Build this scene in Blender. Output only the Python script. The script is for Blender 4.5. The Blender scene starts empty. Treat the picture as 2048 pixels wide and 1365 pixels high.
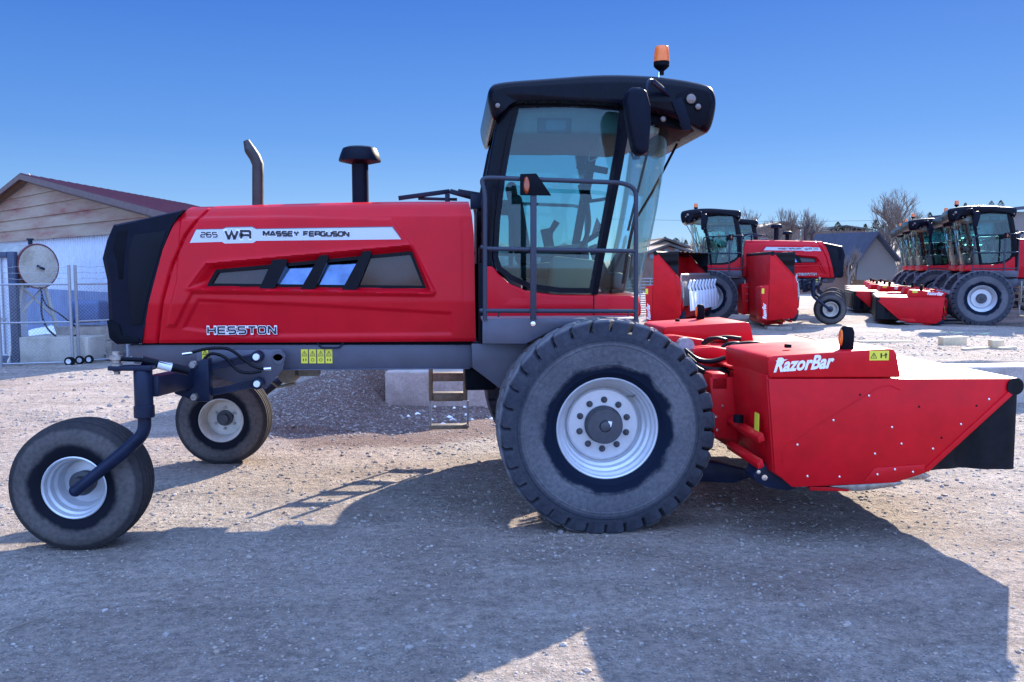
import bpy, bmesh, math, random
import numpy as np
from mathutils import Vector, Matrix, noise
R = math.radians
random.seed(7)
S = bpy.context.scene
COL = S.collection

# ------------------------------------------------------------------ camera, sky, sun, exposure
CAM = (-1.2142, -8.3727, 2.14); PITCH = R(4.83); YAW = R(4.0); FPX = 1733.0
cd = bpy.data.cameras.new('camera'); cam = bpy.data.objects.new('camera', cd); COL.objects.link(cam)
cd.sensor_width = 36; cd.lens = FPX / 2048 * 36; cd.clip_start = .1; cd.clip_end = 6000
cam.location = CAM; cam.rotation_euler = (math.pi / 2 - PITCH, 0, -YAW)
S.camera = cam
SUN_EL, SUN_AZ = R(27.2), R(30.0 + 4.0)          # azimuth measured from +Y towards +X
w = bpy.data.worlds.new('World'); S.world = w; w.use_nodes = True
nt = w.node_tree; bg = nt.nodes['Background']
sky = nt.nodes.new('ShaderNodeTexSky'); sky.sky_type = 'NISHITA'; sky.sun_disc = False
sky.sun_elevation = SUN_EL; sky.sun_rotation = SUN_AZ; sky.altitude = 1800
sky.air_density = 1.0; sky.dust_density = 0.15; sky.ozone_density = 2.5
hs = nt.nodes.new('ShaderNodeHueSaturation'); hs.inputs['Saturation'].default_value = 1.1; hs.inputs['Value'].default_value = 1
nt.links.new(sky.outputs[0], hs.inputs['Color'])
wtc = nt.nodes.new('ShaderNodeTexCoord'); wsp = nt.nodes.new('ShaderNodeSeparateXYZ'); nt.links.new(wtc.outputs['Generated'], wsp.inputs[0])
wr = nt.nodes.new('ShaderNodeValToRGB'); e = wr.color_ramp.elements           # clear winter sky: pale at the horizon, deep blue overhead
e[0].position = 0; e[0].color = (.33, .58, .92, 1); e[1].position = 1; e[1].color = (.02, .095, .46, 1)
for p_, c_ in ((.05, (.22, .47, .90)), (.14, (.098, .30, .80)), (.28, (.036, .175, .70)), (.50, (.020, .11, .54))):
    k_ = e.new(p_); k_.color = (*c_, 1)
nt.links.new(wsp.outputs[2], wr.inputs[0])
wm = nt.nodes.new('ShaderNodeVectorMath'); wm.operation = 'SCALE'; nt.links.new(wr.outputs[0], wm.inputs[0])
SKY = 1.95                                          # brighter overhead and in the half of the sky behind the photographer
def _mr(src, a, b, lo, hi):
    m = nt.nodes.new('ShaderNodeMapRange'); m.interpolation_type = 'SMOOTHSTEP'; nt.links.new(src, m.inputs[0])
    for i_, x_ in ((1, a), (2, b), (3, lo), (4, hi)): m.inputs[i_].default_value = x_
    return m.outputs[0]
_a = _mr(wsp.outputs[2], .48, .85, 0, 4.2); _neg = nt.nodes.new('ShaderNodeMath'); _neg.operation = 'MULTIPLY'; _neg.inputs[1].default_value = -1; nt.links.new(wsp.outputs[1], _neg.inputs[0])
_b = _mr(_neg.outputs[0], .05, .6, 0, 4.0)
_s = nt.nodes.new('ShaderNodeMath'); _s.operation = 'ADD'; nt.links.new(_a, _s.inputs[0]); nt.links.new(_b, _s.inputs[1])
wm.inputs['Scale'].default_value = SKY
_v = nt.nodes.new('ShaderNodeVectorMath'); _v.operation = 'SCALE'; _v.inputs[0].default_value = (.46, .74, 1.42); nt.links.new(_s.outputs[0], _v.inputs['Scale'])
_w = nt.nodes.new('ShaderNodeVectorMath'); _w.operation = 'ADD'; nt.links.new(wm.outputs[0], _w.inputs[0]); nt.links.new(_v.outputs[0], _w.inputs[1]); wm = _w
wx = nt.nodes.new('ShaderNodeMix'); wx.data_type = 'RGBA'; wx.inputs[0].default_value = .94
nt.links.new(hs.outputs[0], wx.inputs[6]); nt.links.new(wm.outputs[0], wx.inputs[7]); nt.links.new(wx.outputs[2], bg.inputs[0])
bg.inputs[1].default_value = 0.15
sd = bpy.data.lights.new('sun', 'SUN'); sd.energy = 5.0; sd.angle = R(0.55); sd.color = (1, .91, .77)
so = bpy.data.objects.new('sun', sd); COL.objects.link(so)
sdir = Vector((math.cos(SUN_EL) * math.sin(SUN_AZ), math.cos(SUN_EL) * math.cos(SUN_AZ), math.sin(SUN_EL)))
so.rotation_euler = sdir.to_track_quat('Z', 'Y').to_euler(); so.location = (10, 20, 15)
S.view_settings.view_transform = 'Standard'; S.view_settings.look = 'None'
S.view_settings.exposure = 1.6; S.view_settings.gamma = 1.0
S.render.engine = 'CYCLES'; S.cycles.use_denoising = True
S.cycles.max_bounces = 10; S.cycles.transparent_max_bounces = 24; S.cycles.glossy_bounces = 5

# ------------------------------------------------------------------ pixel of the photograph -> point on the plane y = Y
_rt = (math.cos(YAW), -math.sin(YAW)); _fw = (math.sin(YAW), math.cos(YAW))
def _ray(u, v):
    a = (u - 1024) / FPX; b = -(v - 682.5) / FPX
    d = math.cos(PITCH) + b * math.sin(PITCH); z = -math.sin(PITCH) + b * math.cos(PITCH)
    return (a * _rt[0] + d * _fw[0], a * _rt[1] + d * _fw[1], z)
def at(u, v, Y):
    r = _ray(u, v); t = (Y - CAM[1]) / r[1]
    return (CAM[0] + t * r[0], CAM[2] + t * r[2])
def gnd(u, v, h=0.0):
    r = _ray(u, v); t = (h - CAM[2]) / r[2]
    return (CAM[0] + t * r[0], CAM[1] + t * r[1])
def tr(pts, Y): return [at(u, v, Y) for u, v in pts]

# ------------------------------------------------------------------ materials
M = {}
def mat(name, col, rough=.5, metal=0, coat=0, spec=.5, n_amt=0, n_scale=8, bump=0, b_scale=60, col2=None, trans=0):
    m = bpy.data.materials.new(name); m.use_nodes = True; t = m.node_tree; b = t.nodes['Principled BSDF']
    b.inputs['Base Color'].default_value = (*col, 1); b.inputs['Roughness'].default_value = rough
    b.inputs['Metallic'].default_value = metal; b.inputs['Coat Weight'].default_value = coat
    b.inputs['Coat Roughness'].default_value = .06; b.inputs['Specular IOR Level'].default_value = spec
    if trans: b.inputs['Transmission Weight'].default_value = trans
    tc = t.nodes.new('ShaderNodeTexCoord')
    if col2 or n_amt:
        n = t.nodes.new('ShaderNodeTexNoise'); n.inputs['Scale'].default_value = n_scale; n.inputs['Detail'].default_value = 8; n.inputs['Roughness'].default_value = .65
        t.links.new(tc.outputs['Object'], n.inputs['Vector'])
        r = t.nodes.new('ShaderNodeValToRGB'); r.color_ramp.elements[0].position = .35; r.color_ramp.elements[1].position = .68
        c2 = col2 or tuple(min(1, c * (1 + n_amt)) for c in col)
        c1 = col if col2 else tuple(c * (1 - n_amt) for c in col)
        r.color_ramp.elements[0].color = (*c1, 1); r.color_ramp.elements[1].color = (*c2, 1)
        t.links.new(n.outputs['Fac'], r.inputs[0]); t.links.new(r.outputs[0], b.inputs['Base Color'])
        q = t.nodes.new('ShaderNodeMapRange'); q.inputs[3].default_value = max(0, rough - .08); q.inputs[4].default_value = min(1, rough + .12)
        t.links.new(n.outputs['Fac'], q.inputs[0]); t.links.new(q.outputs[0], b.inputs['Roughness'])
    if bump:
        n2 = t.nodes.new('ShaderNodeTexNoise'); n2.inputs['Scale'].default_value = b_scale; n2.inputs['Detail'].default_value = 5
        t.links.new(tc.outputs['Object'], n2.inputs['Vector'])
        bp = t.nodes.new('ShaderNodeBump'); bp.inputs['Strength'].default_value = bump; bp.inputs['Distance'].default_value = .01
        t.links.new(n2.outputs['Fac'], bp.inputs['Height']); t.links.new(bp.outputs[0], b.inputs['Normal'])
    M[name] = m; return m
mat('red', (.52, .003, .013), .34, coat=.06, spec=.17, n_amt=.07, n_scale=3, bump=.05, b_scale=2.5)
mat('red_header', (.54, .004, .010), .40, coat=.05, spec=.17, n_amt=.12, n_scale=5, bump=.04, b_scale=4)
mat('black_gloss', (.003, .004, .009), .26, coat=.02, spec=.10, n_amt=.3, n_scale=6)
mat('black_matte', (.004, .005, .009), .55, spec=.07, n_amt=.3, n_scale=10, bump=.1)
mat('mirror_black', (.004, .006, .015), .42, spec=.09, n_amt=.2, n_scale=10)
mat('rubber_black', (.005, .006, .009), .42, spec=.15, n_amt=.4, n_scale=14, bump=.1, b_scale=20)
mat('frame_grey', (.080, .080, .108), .42, metal=.25, n_amt=.12, n_scale=5, bump=.06, b_scale=20)
mat('rail_paint', (.028, .033, .052), .4, spec=.3)
mat('dark_steel', (.009, .014, .034), .38, metal=.02, spec=.2, n_amt=.25, n_scale=9)
mat('rim_silver', (.58, .58, .60), .38, metal=.35, n_amt=.06, n_scale=12)
mat('rim_cream', (.56, .52, .46), .5, metal=.1, n_amt=.12, n_scale=12)
mat('chrome', (.75, .75, .76), .2, metal=1)
mat('galvanised', (.30, .31, .34), .45, metal=.6, n_amt=.15, n_scale=30)
mat('exhaust_steel', (.035, .03, .03), .5, metal=.3, n_amt=.3, n_scale=14, bump=.1)
mat('amber', (1.0, .21, .01), .2, coat=.3, trans=.25)
mat('red_lens', (.5, .02, .01), .15, coat=.5)
mat('yellow_label', (.72, .62, .04), .5)
mat('decal_silver', (.50, .53, .60), .35, metal=.15)
mat('decal_edge', (.10, .10, .13), .4)
mat('decal_white', (.78, .78, .8), .4)
mat('decal_dark', (.008, .009, .02), .4)
mat('smoky_red_reflection', (.035, .014, .013), .06, metal=0, coat=.1, spec=.45, n_amt=.4, n_scale=3, bump=.10, b_scale=3)  # end panes: reddish reflection painted into the base colour
mat('smoky_blue_reflection', (.13, .19, .32), .06, metal=1, n_amt=.3, n_scale=4, bump=.12, b_scale=4)  # middle panes: blue sky reflection tinted into the metal colour
mat('amber_dark', (.30, .05, .01), .2, coat=.4)
mat('wall_shade', (.20, .27, .44), .5, n_amt=.2, n_scale=1.5)  # bluish shade on the white shed wall, painted as a colour
mat('headliner', (.30, .29, .28), .8, n_amt=.06)
mat('seat_fabric', (.05, .05, .055), .8, n_amt=.2)
mat('interior_grey', (.10, .10, .11), .6)
mat('interior_beige', (.32, .27, .2), .7)
mat('lamp_lens', (.15, .11, .10), .2, coat=.6)
mat('ladder_metal', (.22, .19, .15), .5, metal=.4, n_amt=.25, n_scale=20)
mat('hub_dark', (.045, .045, .055), .45, n_amt=.2, n_scale=20)
mat('steel_bare', (.35, .33, .31), .4, metal=.8, n_amt=.4, n_scale=25)
mat('white_paint', (.66, .70, .78), .5, n_amt=.08, n_scale=6)
mat('tank_side', (.30, .29, .26), .6, n_amt=.3, n_scale=4, bump=.1)
mat('container_frame', (.03, .045, .09), .5, n_amt=.3, n_scale=8)
mat('wood_new', (.62, .47, .28), .7, n_amt=.15, n_scale=6)
mat('wood_old', (.28, .24, .2), .8, n_amt=.3, n_scale=6)
mat('roof_red', (.13, .025, .028), .5, metal=.1, n_amt=.2, n_scale=3)
mat('fascia', (.14, .10, .10), .7, n_amt=.2)
mat('tarp_blue', (.04, .09, .22), .5, n_amt=.2)
mat('snow', (.78, .80, .84), .7, n_amt=.05, bump=.3, b_scale=12)
mat('bark', (.20, .155, .125), .9, n_amt=.3, n_scale=20)
mat('evergreen', (.018, .035, .018), .8, n_amt=.4, n_scale=2)
mat('brush', (.17, .125, .095), .9, n_amt=.35, n_scale=.6)
mat('house_brick', (.20, .11, .08), .85, n_amt=.15)
mat('house_roof', (.13, .115, .11), .85, n_amt=.2, n_scale=2)
mat('house_roof_dark', (.045, .05, .075), .8, n_amt=.2, n_scale=2)
mat('house_wall', (.17, .15, .135), .85, n_amt=.1)
mat('window_blue', (.10, .14, .18), .15)
mat('sage', (.36, .36, .22), .9, n_amt=.3, n_scale=8)

def nodes_of(m): return m.node_tree, m.node_tree.nodes['Principled BSDF']
def N(t, kind, **kw):
    n = t.nodes.new(kind)
    for k, v in kw.items(): setattr(n, k, v)
    return n
def ramp(t, src, stops):
    r = N(t, 'ShaderNodeValToRGB'); e = r.color_ramp.elements
    e[0].position, e[1].position = stops[0][0], stops[-1][0]
    e[0].color = (*stops[0][1], 1); e[1].color = (*stops[-1][1], 1)
    for p, c in stops[1:-1]:
        k = e.new(p); k.color = (*c, 1)
    t.links.new(src, r.inputs[0]); return r.outputs[0]
def mixc(t, f, a, b, mode='MIX'):
    m = N(t, 'ShaderNodeMix', data_type='RGBA', blend_type=mode)
    for i, x in ((0, f), (6, a), (7, b)):
        if hasattr(x, 'links'): t.links.new(x, m.inputs[i])
        elif i == 0: m.inputs[0].default_value = x
        else: m.inputs[i].default_value = (*x, 1)
    return m.outputs[2]
def math_(t, op, a, b=None):
    m = N(t, 'ShaderNodeMath', operation=op)
    for i, x in ((0, a), (1, b)):
        if x is None: continue
        if hasattr(x, 'links'): t.links.new(x, m.inputs[i])
        else: m.inputs[i].default_value = x
    return m.outputs[0]
def noise_(t, vec, scale, detail=6, rough=.6):
    n = N(t, 'ShaderNodeTexNoise'); n.inputs['Scale'].default_value = scale; n.inputs['Detail'].default_value = detail
    n.inputs['Roughness'].default_value = rough
    t.links.new(vec, n.inputs['Vector']); return n.outputs['Fac']

def glass_mat(name, tint, gloss=1.0):
    m = bpy.data.materials.new(name); m.use_nodes = True; t = m.node_tree; t.nodes.clear()
    o = N(t, 'ShaderNodeOutputMaterial'); tr_ = N(t, 'ShaderNodeBsdfTransparent'); g = N(t, 'ShaderNodeBsdfGlossy'); mx = N(t, 'ShaderNodeMixShader')
    f = N(t, 'ShaderNodeFresnel'); f.inputs[0].default_value = 1.5
    tr_.inputs[0].default_value = (*tint, 1); g.inputs[1].default_value = .015
    fm = math_(t, 'MULTIPLY', f.outputs[0], gloss)
    t.links.new(fm, mx.inputs[0]); t.links.new(tr_.outputs[0], mx.inputs[1]); t.links.new(g.outputs[0], mx.inputs[2]); t.links.new(mx.outputs[0], o.inputs[0])
    M[name] = m
glass_mat('glass', (.60, .81, .81), 1.0)
glass_mat('glass_front', (.78, .95, .92), .7)

def tyre_mat(name, rin, rout, dust, cy_rubber):
    m = bpy.data.materials.new(name); m.use_nodes = True; t, b = nodes_of(m)
    tc = N(t, 'ShaderNodeTexCoord'); sp = N(t, 'ShaderNodeSeparateXYZ'); t.links.new(tc.outputs['Object'], sp.inputs[0])
    r2 = math_(t, 'ADD', math_(t, 'POWER', math_(t, 'ABSOLUTE', sp.outputs[0]), 2.0), math_(t, 'POWER', math_(t, 'ABSOLUTE', sp.outputs[2]), 2.0))
    r = math_(t, 'SQRT', r2)
    n1 = noise_(t, tc.outputs['Object'], 4.2, 6, .6); n2 = noise_(t, tc.outputs['Object'], 28, 8, .7); n3 = noise_(t, tc.outputs['Object'], 1.4, 2)
    rr = math_(t, 'ADD', r, math_(t, 'MULTIPLY', math_(t, 'SUBTRACT', n1, .5), .26 * rout))
    mr = N(t, 'ShaderNodeMapRange', interpolation_type='SMOOTHSTEP'); t.links.new(rr, mr.inputs[0]); mr.inputs[1].default_value = rin; mr.inputs[2].default_value = rin + .05
    mo = N(t, 'ShaderNodeMapRange', interpolation_type='SMOOTHSTEP'); t.links.new(r, mo.inputs[0]); mo.inputs[1].default_value = rout; mo.inputs[2].default_value = rout + .03; mo.inputs[3].default_value = 1; mo.inputs[4].default_value = .38
    f = math_(t, 'MULTIPLY', mr.outputs[0], mo.outputs[0])
    f = math_(t, 'MULTIPLY', f, math_(t, 'ADD', math_(t, 'MULTIPLY', n2, 1.5), .05))
    f = math_(t, 'MULTIPLY', f, math_(t, 'ADD', math_(t, 'MULTIPLY', n3, 1.6), .15))
    if rout > .6:                                    # paler tread block tops: packed dust, plus light painted into the colour
        mt_ = N(t, 'ShaderNodeMapRange', interpolation_type='SMOOTHSTEP'); t.links.new(r, mt_.inputs[0]); mt_.inputs[1].default_value = .855; mt_.inputs[2].default_value = .878
        f = math_(t, 'ADD', f, math_(t, 'MULTIPLY', mt_.outputs[0], math_(t, 'ADD', math_(t, 'MULTIPLY', n1, 1.3), 0)))
        cl = N(t, 'ShaderNodeClamp'); t.links.new(f, cl.inputs[0]); f = cl.outputs[0]
    c = mixc(t, f, cy_rubber, dust); t.links.new(c, b.inputs['Base Color'])
    b.inputs['Roughness'].default_value = .8; b.inputs['Specular IOR Level'].default_value = .08
    bp = N(t, 'ShaderNodeBump'); bp.inputs['Strength'].default_value = .35; bp.inputs['Distance'].default_value = .01
    t.links.new(n2, bp.inputs['Height']); t.links.new(bp.outputs[0], b.inputs['Normal'])
    M[name] = m
tyre_mat('tyre_drive', .50, .69, (.135, .13, .14), (.006, .010, .022))
tyre_mat('tyre_caster', .30, .43, (.115, .10, .095), (.008, .009, .014))

def grille_mat():
    m = bpy.data.materials.new('grille_mesh'); m.use_nodes = True; t, b = nodes_of(m)
    tc = N(t, 'ShaderNodeTexCoord'); v = N(t, 'ShaderNodeTexVoronoi'); v.inputs['Scale'].default_value = 110; v.inputs['Randomness'].default_value = 0
    t.links.new(tc.outputs['Object'], v.inputs['Vector'])
    c = ramp(t, v.outputs['Distance'], [(.25, (.002, .002, .003)), (.5, (.010, .012, .018))])
    t.links.new(c, b.inputs['Base Color']); b.inputs['Roughness'].default_value = .5; b.inputs['Specular IOR Level'].default_value = .08
    bp = N(t, 'ShaderNodeBump'); bp.inputs['Strength'].default_value = .5; bp.inputs['Distance'].default_value = .004
    t.links.new(v.outputs['Distance'], bp.inputs['Height']); t.links.new(bp.outputs[0], b.inputs['Normal']); M['grille_mesh'] = m
grille_mat()

def ground_mat():
    m = bpy.data.materials.new('gravel_ground'); m.use_nodes = True; t, b = nodes_of(m)
    g = N(t, 'ShaderNodeNewGeometry'); P = g.outputs['Position']
    big = noise_(t, P, .22, 5, .6); mid = noise_(t, P, 1.3, 8, .7); fine = noise_(t, P, 14, 10, .75); grit = noise_(t, P, 70, 6, .8)
    c = ramp(t, mid, [(.3, (.20, .155, .130)), (.5, (.325, .270, .230)), (.7, (.44, .38, .335))])
    red = ramp(t, big, [(.40, (.38, .325, .275)), (.64, (.29, .20, .16))])
    c = mixc(t, .45, c, red)
    sx = N(t, 'ShaderNodeSeparateXYZ'); t.links.new(P, sx.inputs[0])     # red-brown gravel heap beyond the ladder, part of its shade painted into the colour
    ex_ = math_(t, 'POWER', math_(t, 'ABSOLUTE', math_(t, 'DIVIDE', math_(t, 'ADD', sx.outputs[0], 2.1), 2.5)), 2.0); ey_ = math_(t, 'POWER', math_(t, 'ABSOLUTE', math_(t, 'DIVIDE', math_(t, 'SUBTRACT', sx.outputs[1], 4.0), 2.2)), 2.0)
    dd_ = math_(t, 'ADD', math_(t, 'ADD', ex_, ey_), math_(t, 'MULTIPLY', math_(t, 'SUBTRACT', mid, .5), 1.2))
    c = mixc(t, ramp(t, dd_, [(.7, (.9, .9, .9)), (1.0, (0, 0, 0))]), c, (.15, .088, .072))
    c = mixc(t, .85, c, ramp(t, fine, [(.32, (.40, .40, .42)), (.5, (.98, .98, .98)), (.68, (1.5, 1.47, 1.42))]), 'MULTIPLY')
    mp = N(t, 'ShaderNodeMapping'); mp.inputs['Scale'].default_value = (.35, 2.2, 1); mp.inputs['Rotation'].default_value = (0, 0, R(8)); t.links.new(P, mp.inputs[0])
    streak = noise_(t, mp.outputs[0], 1.1, 6, .6)
    c = mixc(t, .7, c, ramp(t, streak, [(.35, (.78, .76, .74)), (.5, (1, 1, 1)), (.66, (1.22, 1.2, 1.18))]), 'MULTIPLY')
    v = N(t, 'ShaderNodeTexVoronoi'); v.inputs['Scale'].default_value = 42; t.links.new(P, v.inputs['Vector'])
    sel = N(t, 'ShaderNodeSeparateColor'); t.links.new(v.outputs['Color'], sel.inputs[0])
    st = ramp(t, sel.outputs[0], [(0, (.30, .25, .22)), (.4, (.22, .20, .20)), (.7, (.38, .34, .31)), (1, (.50, .46, .43))])
    msk = math_(t, 'MULTIPLY', ramp(t, v.outputs['Distance'], [(.25, (1, 1, 1)), (.42, (0, 0, 0))]), math_(t, 'GREATER_THAN', sel.outputs[1], .45))
    c = mixc(t, msk, c, st)
    c = mixc(t, .8, c, ramp(t, grit, [(.32, (.5, .5, .5)), (.52, (1, 1, 1)), (.7, (1.45, 1.45, 1.45))]), 'MULTIPLY')
    t.links.new(c, b.inputs['Base Color']); b.inputs['Roughness'].default_value = .95; b.inputs['Specular IOR Level'].default_value = .2
    h = math_(t, 'ADD', math_(t, 'MULTIPLY', msk, .35), math_(t, 'ADD', math_(t, 'MULTIPLY', fine, 1.5), math_(t, 'MULTIPLY', grit, .35)))
    h = math_(t, 'ADD', h, math_(t, 'MULTIPLY', mid, 4.0))
    bp = N(t, 'ShaderNodeBump'); bp.inputs['Strength'].default_value = 1.0; bp.inputs['Distance'].default_value = .034
    t.links.new(h, bp.inputs['Height']); t.links.new(bp.outputs[0], b.inputs['Normal']); M['gravel_ground'] = m
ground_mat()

def stone_mat():
    m = bpy.data.materials.new('stones'); m.use_nodes = True; t, b = nodes_of(m)
    g = N(t, 'ShaderNodeNewGeometry')
    c = ramp(t, g.outputs['Random Per Island'], [(0, (.20, .145, .115)), (.3, (.32, .255, .21)), (.55, (.24, .215, .20)), (.90, (.27, .23, .20)), (1, (.36, .32, .29))])
    t.links.new(c, b.inputs['Base Color']); b.inputs['Roughness'].default_value = .85; M['stones'] = m
stone_mat()

def concrete_mat(name, a, b_, c_):
    m = bpy.data.materials.new(name); m.use_nodes = True; t, b = nodes_of(m)
    g = N(t, 'ShaderNodeTexCoord'); P = g.outputs['Object']
    c = ramp(t, noise_(t, P, 2.2, 8, .65), [(.3, a), (.5, b_), (.7, c_)])
    c = mixc(t, .8, c, ramp(t, noise_(t, P, 26, 8, .7), [(.3, (.7, .7, .7)), (.6, (1.1, 1.1, 1.1))]), 'MULTIPLY')
    t.links.new(c, b.inputs['Base Color']); b.inputs['Roughness'].default_value = .9
    bp = N(t, 'ShaderNodeBump'); bp.inputs['Strength'].default_value = .5; bp.inputs['Distance'].default_value = .02
    t.links.new(noise_(t, P, 14, 8, .7), bp.inputs['Height']); t.links.new(bp.outputs[0], b.inputs['Normal']); M[name] = m
concrete_mat('concrete', (.27, .21, .18), (.38, .31, .27), (.46, .39, .35))
concrete_mat('concrete_grey', (.26, .25, .23), (.36, .34, .31), (.44, .41, .38))
concrete_mat('tank_end', (.30, .26, .20), (.45, .41, .34), (.52, .48, .41))

def siding_mat():
    m = bpy.data.materials.new('weathered_boards'); m.use_nodes = True; t, b = nodes_of(m)
    g = N(t, 'ShaderNodeTexCoord'); P = g.outputs['Object']
    mp = N(t, 'ShaderNodeMapping'); mp.inputs['Scale'].default_value = (.22, .22, 1.6); t.links.new(P, mp.inputs[0])
    n = noise_(t, mp.outputs[0], 1.6, 8, .65)
    c = ramp(t, n, [(.30, (.28, .08, .07)), (.40, (.32, .19, .145)), (.52, (.37, .27, .20)), (.7, (.41, .33, .25))])
    t.links.new(c, b.inputs['Base Color']); b.inputs['Roughness'].default_value = .85; M['weathered_boards'] = m
siding_mat()

# ------------------------------------------------------------------ mesh helpers
class MB:
    def __init__(s): s.v = []; s.f = []
    def add(s, vs, fs):
        o = len(s.v); s.v += [tuple(p) for p in vs]; s.f += [tuple(i + o for i in f) for f in fs]; return s
    def box(s, c, d, rot=None):
        hx, hy, hz = d[0] / 2, d[1] / 2, d[2] / 2
        P = [Vector((x, y, z)) for x in (-hx, hx) for y in (-hy, hy) for z in (-hz, hz)]
        if rot is not None: P = [rot @ p for p in P]
        return s.add([p + Vector(c) for p in P], [(0, 1, 3, 2), (4, 6, 7, 5), (0, 4, 5, 1), (2, 3, 7, 6), (0, 2, 6, 4), (1, 5, 7, 3)])
    def beam(s, a, b, w, h, up=(0, 0, 1)):
        a, b = Vector(a), Vector(b); d = b - a; L = d.length; x = d / L; u = Vector(up)
        if abs(x.dot(u)) > .98: u = Vector((0, 1, 0))
        y = u.cross(x).normalized(); z = x.cross(y)
        return s.box((a + b) / 2, (L, w, h), Matrix((x, y, z)).transposed())
    def prism(s, pts, y0, y1):
        n = len(pts); vs = [(p[0], y0, p[1]) for p in pts] + [(p[0], y1, p[1]) for p in pts]
        fs = [tuple(range(n)), tuple(range(2 * n - 1, n - 1, -1))] + [(i, i + n, (i + 1) % n + n, (i + 1) % n) for i in range(n)]
        return s.add(vs, fs)
    def prismz(s, pts, z0, z1):
        n = len(pts); vs = [(p[0], p[1], z0) for p in pts] + [(p[0], p[1], z1) for p in pts]
        fs = [tuple(range(n)), tuple(range(2 * n - 1, n - 1, -1))] + [(i, i + n, (i + 1) % n + n, (i + 1) % n) for i in range(n)]
        return s.add(vs, fs)
    def tube(s, pts, r, n=10, cap=True):
        pts = [Vector(p) for p in pts]; rs = r if isinstance(r, (list, tuple)) else [r] * len(pts)
        t0 = (pts[1] - pts[0]).normalized(); u = t0.orthogonal().normalized(); vs = []
        for i, p in enumerate(pts):
            t = (pts[min(i + 1, len(pts) - 1)] - pts[max(i - 1, 0)]).normalized()
            u = (u - t * u.dot(t)).normalized(); w_ = t.cross(u)
            vs += [p + (u * math.cos(2 * math.pi * k / n) + w_ * math.sin(2 * math.pi * k / n)) * rs[i] for k in range(n)]
        fs = [(i * n + k, i * n + (k + 1) % n, (i + 1) * n + (k + 1) % n, (i + 1) * n + k) for i in range(len(pts) - 1) for k in range(n)]
        if cap: fs += [tuple(range(n - 1, -1, -1)), tuple((len(pts) - 1) * n + k for k in range(n))]
        return s.add(vs, fs)
    def lathe(s, prof, c, n=48, axis='Y', close=False):
        vs = []; m = len(prof)
        for k in range(n):
            a = 2 * math.pi * k / n; ca, sa = math.cos(a), math.sin(a)
            for r, y in prof:
                if axis == 'Y': vs.append((c[0] + r * ca, c[1] + y, c[2] + r * sa))
                elif axis == 'Z': vs.append((c[0] + r * ca, c[1] + r * sa, c[2] + y))
                else: vs.append((c[0] + y, c[1] + r * ca, c[2] + r * sa))
        fs = [(k * m + i, k * m + (i + 1) % m, ((k + 1) % n) * m + (i + 1) % m, ((k + 1) % n) * m + i) for k in range(n) for i in range(m if close else m - 1)]
        return s.add(vs, fs)
    def loft(s, rings, closed=True, cap=True):
        n = len(rings[0]); vs = [p for r_ in rings for p in r_]
        fs = [(i * n + k, i * n + (k + 1) % n, (i + 1) * n + (k + 1) % n, (i + 1) * n + k) for i in range(len(rings) - 1) for k in range(n if closed else n - 1)]
        if cap: fs += [tuple(range(n - 1, -1, -1)), tuple((len(rings) - 1) * n + k for k in range(n))]
        return s.add(vs, fs)
    def mirror(s):
        n = len(s.v); v2 = [(p[0], -p[1], p[2]) for p in s.v]; f2 = [tuple(reversed(f)) for f in s.f]
        return s.add(v2, f2)
    def build(s, name, m, parent=None, bevel=0, smooth=32, org=None, segs=2):
        me = bpy.data.meshes.new(name); vs = s.v
        if org: vs = [(p[0] - org[0], p[1] - org[1], p[2] - org[2]) for p in vs]
        me.from_pydata(vs, [], s.f)
        bm = bmesh.new(); bm.from_mesh(me)
        bmesh.ops.remove_doubles(bm, verts=bm.verts, dist=1e-5)
        bmesh.ops.recalc_face_normals(bm, faces=bm.faces)
        if bevel:
            es = [e for e in bm.edges if len(e.link_faces) == 2 and e.calc_face_angle(0) > R(28)]
            bmesh.ops.bevel(bm, geom=es, offset=bevel, segments=segs, affect='EDGES', clamp_overlap=True, profile=.5)
        for f in bm.faces: f.smooth = True
        for e in bm.edges:
            if len(e.link_faces) == 2 and e.calc_face_angle(0) > R(smooth): e.smooth = False
        bm.to_mesh(me); bm.free()
        me.materials.append(M[m]); o = bpy.data.objects.new(name, me); COL.objects.link(o)
        if parent: o.parent = parent
        if org: o.location = org
        return o
def arc(pts, r, n=5):
    """round the inner corners of a polyline"""
    P = [Vector(p) for p in pts]; out = [P[0]]
    for i in range(1, len(P) - 1):
        a = (P[i - 1] - P[i]); b = (P[i + 1] - P[i]); k = min(r, a.length * .49, b.length * .49)
        p0 = P[i] + a.normalized() * k; p1 = P[i] + b.normalized() * k
        for j in range(n + 1):
            t = j / n; out.append(p0 * (1 - t) ** 2 + P[i] * 2 * t * (1 - t) + p1 * t * t)
    out.append(P[-1]); return out
def thing(name, label, cat, group=None, loc=(0, 0, 0)):
    o = bpy.data.objects.new(name, None); COL.objects.link(o); o.location = loc; o.empty_display_size = .3
    return tag(o, label, cat, group)
def tag(o, label, cat, group=None):
    o['label'] = label; o['category'] = cat
    if group: o['group'] = group
    return o
def part(name, parent):
    o = bpy.data.objects.new(name, None); COL.objects.link(o); o.parent = parent; o.empty_display_size = .1; return o
KIDS = {}
def copy_tree(o, parent=None, skip=()):
    c = o.copy(); COL.objects.link(c); c.parent = parent
    for ch in o.children:
        if ch.name.split('.')[0] not in skip: copy_tree(ch, c, skip)
    return c
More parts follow.
